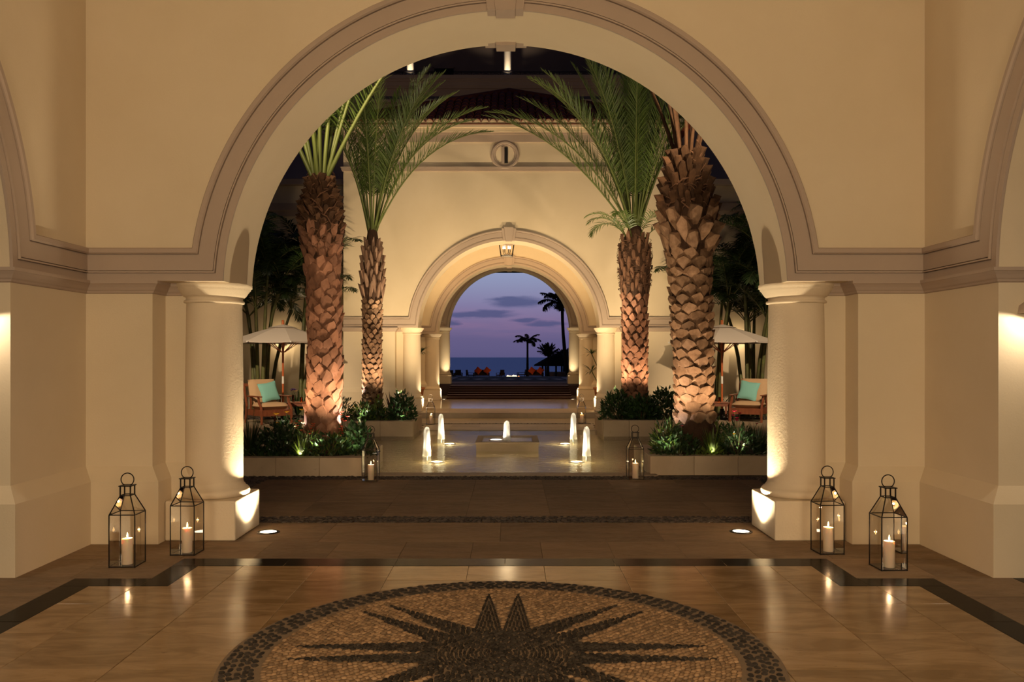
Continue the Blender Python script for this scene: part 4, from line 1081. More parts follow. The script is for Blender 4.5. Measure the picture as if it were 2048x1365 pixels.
# rear right: dense crown
fC = [frond_mesh('frond', 3.9, b, .52, 90, pet=.18, wid=.0145, rr=.020, seed=40 + i, vang=.5, a0=52, a1=20) for i, b in enumerate((.4, .8, 1.15))]
fr = []
for k, (az, ti, v) in enumerate(((3.14, .42, 1), (3.3, .52, 2), (2.9, .30, 1), (3.6, .34, 1), (2.5, .26, 1), (4.0, .22, 0), (4.4, .15, 0), (4.8, .12, 0), (5.2, .14, 0), (5.6, .10, 0), (6.1, .16, 0), (.4, .12, 0), (1.0, .12, 0), (1.6, .16, 0), (2.1, .20, 0), (3.0, .20, 0), (3.4, .16, 0), (3.8, .42, 2), (4.6, .30, 1), (5.4, .34, 1), (3.1, .62, 1), (2.2, .1, 0), (4.2, .04, 0), (.2, .3, 1), (5.9, .3, 1), (4.7, .2, 0), (5.0, .05, 0), (1.3, .06, 0), (5.7, .2, 1), (4.1, .32, 1), (.7, .22, 0), (2.8, .1, 0), (5.3, .24, 0))):
    fr.append((fC[v], az, ti, 3.80 + .02 * (k % 4), .08, 0, 1.0 if k % 3 else .93, 'frond'))
fS = [frond_mesh('small_frond', 1.2, b, .34, 30, pet=.25, wid=.020, rr=.010, seed=60 + i, vang=.3, droop=.25) for i, b in enumerate((1.9, 2.4))]
for az, ti in ((3.0, .35), (3.6, .6), (4.2, .5), (5.2, .5), (2.5, .5), (5.9, .7)): fr.append((fS[int(az * 10) % 2], az, ti, 3.55, .12, 0, 1, 'small_frond'))
rrp = make_palm('date_palm', 'date palm with fibrous brown collar and dense crown in the rear right planter', (2.5, 17.0, .24),
    [(.28, 0), (.245, .3), (.235, 1.2), (.235, 2.3), (.27, 2.6), (.30, 3.1), (.29, 3.5), (.18, 3.7), (.12, 3.9)],
    [(.02, 2.5, 19, 9, .175, .165, .06, 'boot_red', -.05), (2.5, 3.65, 7, 10, .10, .30, .045, 'collar', .05)],
    lean=lambda z: (.0, 0), fronds=fr, tops=(2.6, 3.6, 200, 'collar'))
# front right: stout trunk, big cut bases flaring at the top, dry stalks
fD = [frond_mesh('dry_frond', 2.6, b, .30, 26, pet=.5, wid=.02, rr=.030, seed=70 + i, mats=('dead', 'frond_dark')) for i, b in enumerate((.25, .5))]
fr = [(fD[k % 2], az, ti, 3.95, .10, 0, 1, 'dry_frond') for k, (az, ti) in enumerate(((.2, .3), (1.0, .2), (1.8, .25), (2.7, .3), (3.3, .16), (3.9, .24), (4.5, .12), (5.0, .2), (5.6, .25)))]
rf = make_palm('date_palm', 'stout date palm with thick cut leaf bases in the front right planter', (2.50, 11.6, .19),
    [(.31, 0), (.28, .35), (.225, .55), (.235, 1.5), (.25, 2.3), (.275, 2.7), (.335, 3.0), (.33, 3.35), (.24, 3.75), (.13, 4.15)],
    [(.40, 2.75, 19, 8, .25, .155, .075, 'boot_tan', -.1), (2.75, 3.25, 3, 8, .20, .32, .11, 'boot_tan', .25), (3.2, 4.05, 7, 9, .11, .32, .09, 'dead', .25)],
    lean=lambda z: (-.035 * z + .05, 0), fronds=fr, tops=(3.1, 4.1, 240, 'collar'))

# areca clumps along the garden walls
cane_cache = {}
aF = [frond_mesh('areca_frond', 1.75, b, .46, 40, pet=.20, wid=.032, rr=.012, seed=80 + i, mats=('cane', 'frond_dark'), vang=.3, droop=.35, a0=66, a1=36) for i, b in enumerate((1.2, 1.7, 2.1))]
def make_areca(label, loc, n, spread, hmax, nf, seed):
    rn = random.Random(seed); t = thing('areca_palm', label, 'palm', loc, 0, 'areca palm clumps')
    for k in range(n):
        a = rn.uniform(0, 2 * PI); d = rn.uniform(.05, spread); ln = rn.uniform(.05, .28); hh = rn.uniform(.65, 1) * hmax
        bx, by = d * math.cos(a), d * math.sin(a); dx, dy = ln * hh * math.cos(a), ln * hh * math.sin(a)
        pts = [(bx + dx * s * s, by + dy * s * s, hh * s) for s in (0, .25, .5, .75, 1)]
        mb = MB(); mb.tube(pts, [.055, .05, .045, .04, .03], 8); mb.build('stem', M['cane'], t)
        for q in range(nf):
            for _ in range(12):
                az = rn.uniform(0, 2 * PI); tx = loc[0] + pts[-1][0] - 1.6 * math.sin(az); ty = loc[1] + pts[-1][1] + 1.6 * math.cos(az)
                if ty < 23.0 and abs(tx) < 8.8 and (abs(tx) > 4.7 or ty < 20.6): break
            inst('areca_frond', rn.choice(aF), t, pts[-1], (-rn.uniform(.15, .9), 0, az), (rn.uniform(.8, 1.15),) * 3)
    return t
make_areca('tall areca palm clump behind the left umbrella', (-6.35, 21.3, 0), 9, .4, 3.7, 8, 1)
make_areca('areca palm clump at the far left garden wall', (-7.2, 20.3, 0), 8, .35, 4.4, 8, 2)
make_areca('areca palm clump between left umbrella and pavilion corner', (-5.35, 21.4, 0), 5, .3, 3.9, 7, 3)
make_areca('areca palm clump behind the right umbrella', (6.1, 21.3, 0), 9, .45, 3.5, 8, 4)
make_areca('areca palm clump at the far right garden wall', (7.1, 20.3, 0), 8, .35, 4.3, 8, 5)
make_areca('areca palm clump between right umbrella and pavilion corner', (5.15, 21.4, 0), 5, .3, 3.9, 7, 6)

# ------------------------------------------------------------------ planting
def leaves_mesh(n, sx, sy, sz, l, w, mats, rn, flat=.3, up=.5, z0=.0, hollow=.55):
    mb = MB()
    for k in range(n):
        while True:
            d = Vector((rn.uniform(-1, 1), rn.uniform(-1, 1), rn.uniform(0, 1)))
            if hollow < d.length <= 1: break
        p = Vector((d.x * sx, d.y * sy, z0 + d.z * sz))
        o = (Vector((d.x, d.y, d.z * .6 + up)) + Vector((rn.uniform(-.7, .7), rn.uniform(-.7, .7), rn.uniform(-.5, .5)))).normalized()
        s = o.cross(Vector((rn.uniform(-1, 1), rn.uniform(-1, 1), rn.uniform(-1, 1)))).normalized(); nn = o.cross(s)
        L_ = l * rn.uniform(.7, 1.3); W_ = w * rn.uniform(.8, 1.2) * .5
        mb.mi = rn.randrange(len(mats)) if len(mats) > 1 else 0
        b = len(mb.v); mid = p + o * L_ * .5; mb.v.extend([tuple(p), tuple(mid + s * W_ + nn * W_ * flat), tuple(p + o * L_ - nn * L_ * .12), tuple(mid - s * W_ + nn * W_ * flat), tuple(mid)])
        mb.face((b, b + 1, b + 4)); mb.face((b + 1, b + 2, b + 4)); mb.face((b + 2, b + 3, b + 4)); mb.face((b + 3, b, b + 4))
    return mb
def blossom(mb, c, r, petals, rn, cup=.6):
    for ly in range(2):
        for k in range(petals):
            a = 2 * PI * (k + .5 * ly) / petals; rr_ = r * (1 - .35 * ly)
            d = Vector((math.cos(a), math.sin(a), cup + .5 * ly)).normalized(); s = Vector((-math.sin(a), math.cos(a), 0))
            p = Vector(c); mb.poly([p, p + d * rr_ * .6 - s * rr_ * .42, p + d * rr_, p + d * rr_ * .6 + s * rr_ * .42])
def make_shrub(name, label, loc, size, n, leaf, mats, stems=5, flowers=(), seed=0, up=.5, cat='shrub', group=None, hollow=.45):
    rn = random.Random(seed); t = thing(name, label, cat, loc, 0, group); sx, sy, sz = size
    mb = MB()
    for k in range(stems):
        a = 2 * PI * k / stems + rn.uniform(-.3, .3); e = rn.uniform(.4, .8)
        mb.tube([(.02 * math.cos(a), .02 * math.sin(a), 0), (sx * e * .5 * math.cos(a), sy * e * .5 * math.sin(a), sz * .5), (sx * e * math.cos(a), sy * e * math.sin(a), sz * .85)], [.010, .008, .004], 5)
    mb.build('stems', M['cane'], t)
    leaves_mesh(n, sx, sy, sz, leaf[0], leaf[1], mats, rn, up=up, hollow=hollow).build('foliage', [M[m] for m in mats], t)
    for (c, r, m, pt) in flowers:
        mb = MB(); mb.tube([(c[0] * .6, c[1] * .6, c[2] * .5), (c[0], c[1], c[2])], .004, 4); mb.mi = 1; blossom(mb, c, r, pt, rn); mb.build('flower', [M['cane'], M[m]], t)
    return t
def grassy(name, label, loc, n, L, w, m, seed, spread=1.0, cat='plant', flowers=(), group=None, L0=.55):
    rn = random.Random(seed); t = thing(name, label, cat, loc, 0, group); mb = MB()
    for k in range(n):
        a = rn.uniform(0, 2 * PI); ti = rn.uniform(.1, spread); l = L * rn.uniform(L0, 1); d = Vector((math.cos(a), math.sin(a), 0)); s = Vector((-d.y, d.x, 0)) * w * .5
        pts = [d * .02]; 
        for q in range(1, 5):
            u = q / 4; an = ti * (u * .6 + .5); pts.append(pts[-1] + (d * math.sin(an) + Vector((0, 0, math.cos(an)))) * l / 4)
        rows = [[p - s * f, p + s * f] for p, f in zip(pts, (.7, 1, .9, .6, .08))]; mb.grid(rows, True)
    mb.build('blades', M[m], t)
    for (c, r, mm, pt) in flowers:
        mb = MB(); mb.tube([(c[0] * .3, c[1] * .3, 0), (c[0], c[1], c[2])], .004, 4); mb.mi = 1; blossom(mb, c, r, pt, rn); mb.build('flower', [M['cane'], M[mm]], t)
    return t
H1 = .19; H2 = .24
def red_spike(x, y, z, m='red'): return [((x + random.uniform(-.05, .05), y + random.uniform(-.04, .04), z + .03 * q), .042, m, 5) for q in range(5)]
# front left planter
make_shrub('dark_shrub', 'dark dense shrub left of the reddish palm trunk', (-3.02, 11.15, H1), (.34, .28, .42), 520, (.085, .045), ['leaf', 'leaf', 'frond_dark'], seed=1)
grassy('spiky_plant', 'thin spiky plant at the left end of the front left planter', (-3.42, 11.08, H1), 90, .62, .018, 'frond_dark', 2, 1.3, flowers=[((-.15, 0, .62), .02, 'red', 5), ((-.05, .05, .66), .02, 'red', 5), ((.06, 0, .64), .02, 'red', 5)])
make_shrub('low_shrub', 'low creeping shrub along the front left planter edge', (-3.28, 10.98, H1), (.40, .09, .14), 160, (.07, .045), ['leaf'], seed=3)
make_shrub('rose_bush', 'rose bush with golden blooms in front of the left armchair', (-3.12, 11.95, H1), (.26, .2, .46), 190, (.075, .05), ['leaf'], seed=4, flowers=[((-.16, -.12, .50), .062, 'yellow', 7), ((-.02, -.1, .53), .050, 'yellow', 7), ((.18, -.05, .56), .048, 'yellow', 7), ((-.14, -.15, .38), .042, 'yellow', 6)])
make_shrub('cream_flower_plant', 'small plant with cream blossoms beside the reddish palm trunk', (-2.93, 11.65, H1), (.22, .15, .32), 120, (.06, .035), ['leaf'], seed=5, flowers=[((-.10, -.1, .37), .04, 'cream_petal', 6), ((.0, -.1, .35), .045, 'cream_petal', 6), ((.10, -.1, .40), .045, 'cream_petal', 6)])
make_shrub('coral_flower_plant', 'coral red flowering plant at the left foot of the reddish palm', (-2.68, 11.10, H1), (.20, .16, .36), 190, (.10, .022), ['leaf_lime', 'leaf'], seed=6, flowers=red_spike(-.10, -.02, .34) + red_spike(.08, 0, .30))
grassy('lime_plant', 'lamplit lime green plant in front of the reddish palm', (-2.72, 10.98, H1), 46, .34, .030, 'leaf_lime', 7, 1.1)
make_shrub('leafy_shrub', 'leafy green shrub right of the reddish palm trunk', (-2.36, 11.12, H1), (.30, .22, .30), 330, (.08, .03), ['leaf', 'leaf_lime', 'leaf'], seed=8)
make_shrub('coral_flower_plant', 'coral red flowering plant right of the reddish palm', (-2.22, 11.35, H1), (.18, .15, .38), 170, (.09, .03), ['leaf', 'leaf_lime'], seed=9, flowers=red_spike(-.02, 0, .44) + red_spike(.0, -.1, .26))
make_shrub('broadleaf_shrub', 'upright broad-leaved shrub at the right end of the front left planter', (-2.02, 11.25, H1), (.17, .17, .46), 260, (.09, .06), ['leaf'], seed=10)
make_shrub('low_shrub', 'low dark shrub spilling over the right rim of the front left planter', (-1.96, 11.15, H1), (.22, .22, .14), 130, (.06, .04), ['leaf'], seed=11)
# front right planter
make_shrub('leafy_shrub', 'bright-tipped leafy shrub at the left end of the front right planter', (2.08, 11.25, H1), (.20, .22, .44), 300, (.11, .028), ['leaf', 'leaf_lime'], seed=12)
make_shrub('dark_shrub', 'dark low shrub at the left front of the stout palm', (2.20, 11.12, H1), (.30, .16, .34), 330, (.075, .04), ['leaf', 'frond_dark'], seed=13, flowers=[((.05, -.02, .40), .03, 'magenta', 6)])
grassy('lime_plant', 'lamplit lime green plant in front of the stout palm', (2.66, 11.12, H1), 60, .42, .030, 'leaf_lime', 14, 1.0)
make_shrub('lime_groundcover', 'lamplit lime groundcover at the foot of the stout palm', (2.60, 11.06, H1), (.22, .06, .12), 90, (.06, .03), ['leaf_lime'], seed=15)
make_shrub('dark_shrub', 'dark dense shrub right of the stout palm trunk', (3.02, 11.25, H1), (.34, .26, .40), 420, (.085, .03), ['leaf', 'frond_dark'], seed=16, flowers=red_spike(.02, .05, .46, 'magenta') + [((.26, 0, .42), .03, 'magenta', 6), ((-.1, -.2, .30), .03, 'yellow', 6)])
grassy('spiky_plant', 'thin spiky plant at the right end of the front right planter', (3.32, 11.3, H1), 90, .52, .018, 'frond_dark', 17, 1.2)
make_shrub('leafy_shrub', 'leafy green shrub in front of the right armchair', (2.86, 11.75, H1), (.22, .18, .44), 220, (.10, .024), ['leaf', 'leaf_lime'], seed=18)
# rear left planter
make_shrub('fine_leaf_shrub', 'fine-leaved shrub at the left of the rear left planter', (-3.30, 16.65, H2), (.32, .25, .46), 380, (.09, .022), ['leaf', 'frond_dark'], seed=19)
make_shrub('flowering_shrub', 'shrub with orange buds in front of the slender palm', (-2.92, 16.55, H2), (.30, .2, .36), 280, (.08, .035), ['leaf', 'leaf_lime'], seed=20, flowers=[((-.12, -.18, .30), .035, 'yellow', 6), ((.2, -.18, .40), .035, 'yellow', 6)])
make_shrub('lime_shrub', 'lime leaved seedling beside the slender palm trunk', (-2.60, 16.6, H2), (.13, .12, .50), 70, (.10, .07), ['leaf_lime'], seed=21)
grassy('cordyline', 'maroon and white striped cordyline beside the slender palm', (-2.34, 16.85, H2), 26, .62, .055, 'leaf_red', 22, .95)
make_shrub('broadleaf_shrub', 'broad-leaved shrub at the right end of the rear left planter', (-2.14, 16.7, H2), (.26, .3, .58), 460, (.10, .05), ['leaf'], seed=23)
make_shrub('dark_shrub', 'dark shrub low in the rear left planter front', (-2.56, 16.5, H2), (.42, .12, .24), 240, (.08, .035), ['leaf'], seed=24)
# rear right planter
make_shrub('broadleaf_shrub', 'broad-leaved shrub at the left end of the rear right planter', (2.10, 16.65, H2), (.32, .26, .60), 520, (.11, .055), ['leaf'], seed=25)
make_shrub('broadleaf_shrub', 'broad-leaved shrub at the middle of the rear right planter', (2.58, 16.55, H2), (.36, .20, .50), 520, (.11, .055), ['leaf'], seed=26)
make_shrub('broadleaf_shrub', 'broad-leaved shrub at the right end of the rear right planter', (3.08, 16.75, H2), (.36, .28, .64), 520, (.11, .055), ['leaf'], seed=27)
grassy('cordyline', 'striped cordyline beside the fibrous palm trunk', (2.86, 16.75, H2), 18, .5, .045, 'leaf_red', 28, .9)
# dark beds along the garden walls
for i, (x, y) in enumerate(((-7.6, 21.6), (-7.0, 21.2), (-6.1, 21.2), (-5.4, 21.5), (-4.8, 21.9), (-8.0, 20.6))):
    grassy('dark_bed_plant', 'dark strap-leaved plant in the left garden bed, %s' % ['at the far end', 'behind the armchair', 'behind the umbrella pole', 'behind the side table', 'by the pavilion corner', 'near the side wall'][i], (x, y, .0), 60, .72, .05, 'frond_dark', 30 + i, .9)
for i, (x, y) in enumerate(((4.6, 21.9), (5.2, 21.4), (5.8, 21.2), (6.5, 21.2), (7.2, 21.4), (7.8, 20.6))):
    grassy('dark_bed_plant', 'dark strap-leaved plant in the right garden bed, %s' % ['by the pavilion corner', 'behind the umbrella pole', 'behind the side table', 'behind the armchair', 'at the far end', 'near the side wall'][i], (x, y, .0), 60, .72, .05, 'frond_dark', 40 + i, .9)

# ------------------------------------------------------------------ garden furniture
def puff(mb, cx, cy, cz, sx, sy, sz, rz=0, tx=0, pinch=.0, n=8, r=.25):      # cushion: rounded box, optionally pinched to pillow corners
    Mx = Matrix.Translation((cx, cy, cz)) @ Matrix.Rotation(rz, 4, 'Z') @ Matrix.Rotation(tx, 4, 'X')
    for sgn in (-1, 1):
        rows = []
        for i in range(n + 1):
            row = []
            for j in range(n + 1):
                u, v = 2 * i / n - 1, 2 * j / n - 1
                e = ((1 - abs(u) ** (2.2 if pinch else 7)) * (1 - abs(v) ** (2.2 if pinch else 7))) ** (.45 if pinch else .22)
                k = 1 - pinch * (1 - abs(u * v)) * (max(abs(u), abs(v)) ** 4)
                row.append(Mx @ Vector((u * sx / 2 * k, v * sy / 2 * k, sgn * sz / 2 * e)))
            rows.append(row)
        mb.grid(rows, True)
def make_armchair(label, loc, rz):
    t = thing('armchair', label, 'chair', loc, rz, 'teak garden armchairs')          # front towards -y
    W = .36; Dp = .38
    for sx in (-1, 1):
        mb = MB(); mb.tube([(sx * W, -Dp, 0), (sx * W, -Dp, .30), (sx * W, -Dp + .03, .38), (sx * W, -Dp + .13, .47), (sx * W, -Dp + .17, .60)], .030, 6, smooth=False); mb.build('leg', M['teak'], t)
        mb = MB(); mb.tube([(sx * W, Dp + .06, 0), (sx * W, Dp, .40), (sx * W, Dp + .16, .90)], .028, 6, smooth=False); mb.build('leg', M['teak'], t)
        mb = MB(); mb.cbox((sx * W, .0 - .02, .615), (.085, .62, .026)); bevel(mb.build('armrest', M['teak'], t), .006, 1)
        mb = MB(); mb.cbox((sx * W, 0, .25), (.03, .72, .13)); mb.build('side_rail', M['teak'], t)
        mb = MB(); mb.cbox((sx * W, .17, .46), (.025, .04, .30)); mb.build('arm_slat', M['teak'], t)
    mb = MB(); mb.cbox((0, -Dp, .25), (.70, .03, .14)); mb.build('front_rail', M['teak'], t)
    mb = MB(); mb.cbox((0, Dp, .25), (.70, .03, .13)); mb.build('back_rail', M['teak'], t)
    mb = MB(); mb.cbox((0, Dp + .135, .86), (.70, .03, .07), 0, -.3); mb.build('top_rail', M['teak'], t)
    for k in range(5):
        mb = MB(); mb.bar((-.24 + k * .12, Dp + .0, .36), (-.24 + k * .12, Dp + .13, .84), .05, .018); mb.build('back_slat', M['teak'], t)
    mb = MB(); mb.box(-.34, .34, -.36, .36, .305, .318); mb.build('seat_deck', M['teak'], t)
    mb = MB(); puff(mb, 0, -.03, .395, .66, .70, .16); mb.build('seat_cushion', M['cushion'], t)
    mb = MB(); puff(mb, 0, .34, .70, .64, .15 * 4, .15, 0, PI / 2 - .28); mb.build('back_cushion', M['cushion'], t)
    return t
CL = (-5.50, 19.25, 0); RZL = math.radians(42)
CR = (5.62, 19.85, 0); RZR = math.radians(-30)
make_armchair('teak armchair with tan cushions left of the pool, under the left umbrella', CL, RZL)
make_armchair('teak armchair with tan cushions right of the pool, under the right umbrella', CR, RZR)
for (loc, rz, lb, dx) in ((CL, RZL, 'turquoise square pillow on the left armchair', .06), (CR, RZR, 'turquoise square pillow on the right armchair', -.06)):
    mb = MB(); puff(mb, 0, 0, 0, .46, .46, .15, 0, 0, .10, 12); o = mb.build('throw_pillow', M['turq'])
    o.matrix_world = Matrix.Translation(loc) @ Matrix.Rotation(rz, 4, 'Z') @ Matrix.Translation((dx, .13, .71)) @ Matrix.Rotation(.0, 4, 'Z') @ Matrix.Rotation(PI / 2 - .34, 4, 'X') @ Matrix.Rotation(.16 * (1 if dx > 0 else -1), 4, 'Z')
    tag(o, lb, 'pillow', 'turquoise pillows')
def make_table(label, loc, rz):
    t = thing('side_table', label, 'table', loc, rz, 'teak side tables')
    for k in range(5):
        mb = MB(); mb.cbox((0, -.22 + k * .11, .425), (.56, .10, .022)); mb.build('top_slat', M['teak'], t)
    for sx in (-1, 1):
        for sy in (-1, 1):
            mb = MB(); mb.cbox((sx * .25, sy * .24, .207), (.045, .045, .414)); mb.build('leg', M['teak'], t)
    mb = MB()
    for sy in (-1, 1): mb.cbox((0, sy * .24, .375), (.46, .02, .07))
    for sx in (-1, 1): mb.cbox((sx * .25, 0, .375), (.02, .44, .07))
    mb.build('apron', M['teak'], t); return t
TL = (-5.02, 20.15, 0); TRp = (4.92, 20.15, 0)
make_table('teak slatted side table right of the left armchair', TL, .1)
make_table('teak slatted side table left of the right armchair', TRp, -.1)
v = thing('flower_vase', 'slim glass vase with violet flowers on the left side table', 'vase', (TL[0] - .14, TL[1] - .08, .436))
mb = MB(); mb.lathe([(.028, 0), (.030, .01), (.030, .16), (.031, .165), (.026, .165), (.026, .015), (.001, .012)], n=18, sharp=False); mb.build('glass', M['vaseglass'], v)
mb = MB()
for k in range(6):
    a = k * 1.05; mb.tube([(0, 0, .02), (.012 * math.cos(a), .012 * math.sin(a), .16), (.06 * math.cos(a), .06 * math.sin(a), .25 + .02 * (k % 3))], .004, 4)
mb.build('stems', M['cane'], v)
for k in range(6):
    a = k * 1.05; mb = MB(); blossom(mb, (.06 * math.cos(a), .06 * math.sin(a), .25 + .02 * (k % 3)), .06, 6, random.Random(k)); mb.build('flower', M['violet'] if k % 3 else M['cream_petal'], v)
for (x, y, lb) in ((TL[0] + .06, TL[1] - .10, 'amber votive candle glass on the left side table'), (TRp[0] + .03, TRp[1] - .1, 'amber votive candle glass on the right side table')):
    t = thing('votive_candle', lb, 'candle', (x, y, .436), 0, 'votive candles')
    mb = MB(); mb.lathe([(.034, 0), (.036, .004), (.036, .12), (.033, .12), (.033, .006), (.001, .005)], n=18, sharp=False); mb.build('glass', thin_glass('amber_glass' + lb[-20:-16], (1.0, .70, .32), 1.4), t)
    mb = MB(); mb.lathe([(.030, .006), (.030, .04), (.001, .042)], n=16, sharp=False); mb.build('wax', M['wax'], t)
    mb = MB(); mb.lathe([(.001, .044), (.007, .055), (.001, .085)], n=10, sharp=False); mb.build('flame', M['flame'], t)
    point('votive_light', (x, y, .52), .8, (1, .55, .2), .01)
def make_umbrella(label, loc, rz):
    t = thing('umbrella', label, 'umbrella', loc, rz, 'market umbrellas')
    R = 1.28; hb = 1.88; ht = 2.29; N = 8
    mb = MB(); mb.lathe([(.24, 0), (.24, .04), (.06, .07), (.05, .25)], n=24); mb.build('base', M['iron'], t)
    mb = MB(); mb.tube([(0, 0, .05), (0, 0, ht + .02)], .026, 12); mb.build('pole', M['pole'], t)
    mb = MB(); mb.tube([(0, 0, .86), (0, 0, 1.04)], .0275, 12); mb.build('collar', M['white'], t)
    mb = MB(); mb.lathe([(.03, ht), (.035, ht + .02), (.03, ht + .11), (.001, ht + .12)], n=12, sharp=False); mb.build('finial', M['pole'], t)
    ang = [2 * PI * (k + .5) / N for k in range(N)]
    mb = MB()
    for k in range(N):
        a0, a1 = ang[k], ang[(k + 1) % N]
        rows = []
        for s in (0.02, .2, .5, .8, 1):
            h = ht - (ht - hb) * (s * .82 + .18 * s * s); row = []
            for q in range(5):
                f = q / 4; p = Vector((math.cos(a0), math.sin(a0), 0)).lerp(Vector((math.cos(a1), math.sin(a1), 0)), f) * R * s; p *= 1 - .03 * s * 4 * f * (1 - f)
                row.append((p.x, p.y, h - .015 * s * 4 * f * (1 - f)))
            rows.append(row)
        mb.grid(rows, True)
        mb.grid([rows[-1], [(x * .99, y * .99, z - .035) for x, y, z in rows[-1]]], True)
    mb.build('canopy', M['canvas'], t)
    mb = MB()
    for k in range(N):
        a0, a1 = ang[k], ang[(k + 1) % N]
        mb.poly([(0, 0, ht + .012), (.36 * math.cos(a0), .36 * math.sin(a0), ht - .075), (.36 * math.cos(a1), .36 * math.sin(a1), ht - .075)])
    mb.build('vent_cap', M['canvas'], t)
    for a in ang:
        mb = MB(); mb.bar((.03 * math.cos(a), .03 * math.sin(a), ht - .05), (R * .98 * math.cos(a), R * .98 * math.sin(a), hb - .01), .018); mb.bar((.04 * math.cos(a), .04 * math.sin(a), 1.62), (.62 * math.cos(a), .62 * math.sin(a), 2.02), .016); mb.build('rib', M['pole'], t)
        mb = MB(); mb.tube([(R * .97 * math.cos(a), R * .97 * math.sin(a), hb - .01), (R * 1.02 * math.cos(a), R * 1.02 * math.sin(a), hb - .02)], .022, 6); mb.build('rib_tip', M['white'], t)
    return t
make_umbrella('off-white market umbrella over the left armchair', (-5.52, 20.5, 0), 0)
make_umbrella('off-white market umbrella over the right armchair', (5.13, 20.5, 0), .0)
for s, lb in ((-1, 'garden wall lamp glowing below the left umbrella'), (1, 'garden wall lamp glowing below the right umbrella')):
    t = thing('garden_wall_lamp', lb, 'light', (s * 6.25, 23.4, 1.95), 0, 'garden wall lamps')
    mb = MB(); mb.box(-.06, .06, -.03, 0, -.12, .12); mb.bar((0, -.03, .08), (0, -.14, .10), .02); mb.build('bracket', M['iron'], t)
    mb = MB(); mb.lathe([(.03, -.07), (.06, -.03), (.07, .02), (.05, .07), (.001, .09)], (0, -.16, 0), n=16, sharp=False); mb.build('globe', M['bulb'], t)

# ------------------------------------------------------------------ pavilion interior
t = thing('hanging_lantern', 'square bronze hanging lantern with candle bulbs under the pavilion arch', 'lantern', (X0 - .07, 24.4, 4.42))
q = [(-1, -1), (1, -1), (1, 1), (-1, 1)]; mb = MB()
for z, r in ((0, .16), (.62, .25)):
    for (x0, y0), (x1, y1) in zip(q, q[1:] + q[:1]): mb.bar((x0 * r, y0 * r, z), (x1 * r, y1 * r, z), .022)
for x, y in q: mb.bar((x * .16, y * .16, 0), (x * .25, y * .25, .62), .020); mb.bar((x * .25, y * .25, .62), (0, 0, .82), .016)
mb.build('frame', M['iron'], t)
for k in range(6):
    a = k * PI / 3; mb = MB(); mb.tube([(0, 0, .05), (.07 * math.cos(a), .07 * math.sin(a), .04), (.10 * math.cos(a), .10 * math.sin(a), .12)], .008, 5); mb.tube([(.10 * math.cos(a), .10 * math.sin(a), .12), (.10 * math.cos(a), .10 * math.sin(a), .2)], .011, 8); ar = mb.build('candle_arm', M['iron'], t)
    mb = MB(); mb.lathe([(.001, .2), (.016, .225), (.014, .25), (.001, .30)], (.10 * math.cos(a), .10 * math.sin(a), 0), n=10, sharp=False); mb.build('bulb', M['bulb'], ar)
mb = MB(); mb.tube([(0, 0, .80), (0, 0, 1.08)], .01, 6); mb.build('stem', M['iron'], t)
for s, lb in ((-1, 'spiky potted palm in terracotta behind the left pavilion column'), (1, 'spiky potted palm in terracotta behind the right pavilion column')):
    t = thing('potted_palm', lb, 'plant', (X0 + s * 2.72, 24.5, FP), 0, 'potted palms in the pavilion')
    mb = MB(); mb.lathe([(.17, 0), (.20, .06), (.25, .42), (.28, .44), (.28, .50), (.24, .50), (.23, .44), (.001, .44)], n=24, sharp=False); mb.build('pot', M['terracotta'], t)
    rn = random.Random(90 + s); 
    for c in range(5):
        hh = rn.uniform(.9, 1.7); bx, by = rn.uniform(-.1, .1), rn.uniform(-.1, .1); lx, ly = rn.uniform(-.35, .35), rn.uniform(-.3, .3)
        mb = MB(); mb.tube([(bx, by, .44), (bx + lx * .4, by + ly * .4, hh * .7), (bx + lx, by + ly, hh)], .014, 6)
        mb.mi = 1
        for k in range(24):
            a = 2 * PI * k / 24; d = Vector((math.cos(a), math.sin(a), rn.uniform(-.2, .9))).normalized(); sd = Vector((-math.sin(a), math.cos(a), 0)) * .018; p = Vector((bx + lx, by + ly, hh)); l = rn.uniform(.3, .5)
            mb.poly([p - sd * .4, p + d * l * .5 - sd, p + d * l - Vector((0, 0, .06)), p + d * l * .5 + sd, p + sd * .4])
        mb.build('stem', [M['cane'], M['frond_dark']], t)

# ------------------------------------------------------------------ seaward terrace: fire pit, seats, palms, thatched hut
LZ = -.55
def fx(px, Y): return (px - VX) * Y / F
def make_seat(name, label, x, y, w, rz=0, cat='chair', group=None):
    t = thing(name, label, cat, (x, y, LZ), rz, group)
    mb = MB(); mb.box(-w / 2, w / 2, -.38, .38, .30, .40); mb.build('seat', M['black'], t)
    mb = MB(); mb.cbox((0, .40, .58), (w, .08, .55), 0, -.16); bevel(mb.build('backrest', M['black'], t), .02, 2)
    for s in (-1, 1):
        mb = MB(); mb.bar((s * (w / 2 + .04), -.34, .0), (s * (w / 2 + .06), -.36, .56), .05); mb.build('leg', M['black'], t)
        mb = MB(); mb.bar((s * (w / 2 + .04), .38, .0), (s * (w / 2 + .04), .40, .56), .05); mb.build('leg', M['black'], t)
        mb = MB(); mb.bar((s * (w / 2 + .06), -.40, .56), (s * (w / 2 + .04), .44, .58), .06, .03); mb.build('armrest', M['black'], t)
    return t
YS = 80
G = 'dark seats round the fire pit'
make_seat('lounge_sofa', 'dark sofa with two orange pillows left of the fire pit', fx(963, YS), YS, 1.36, 0, 'sofa', G)
make_seat('lounge_sofa', 'dark sofa with two orange pillows right of the fire pit', fx(1071, YS), YS, 1.36, 0, 'sofa', G)
make_seat('lounge_chair', 'dark chair at the far left of the terrace, by the arch edge', fx(900, YS - 2), YS - 2, .62, .1, 'chair', G)
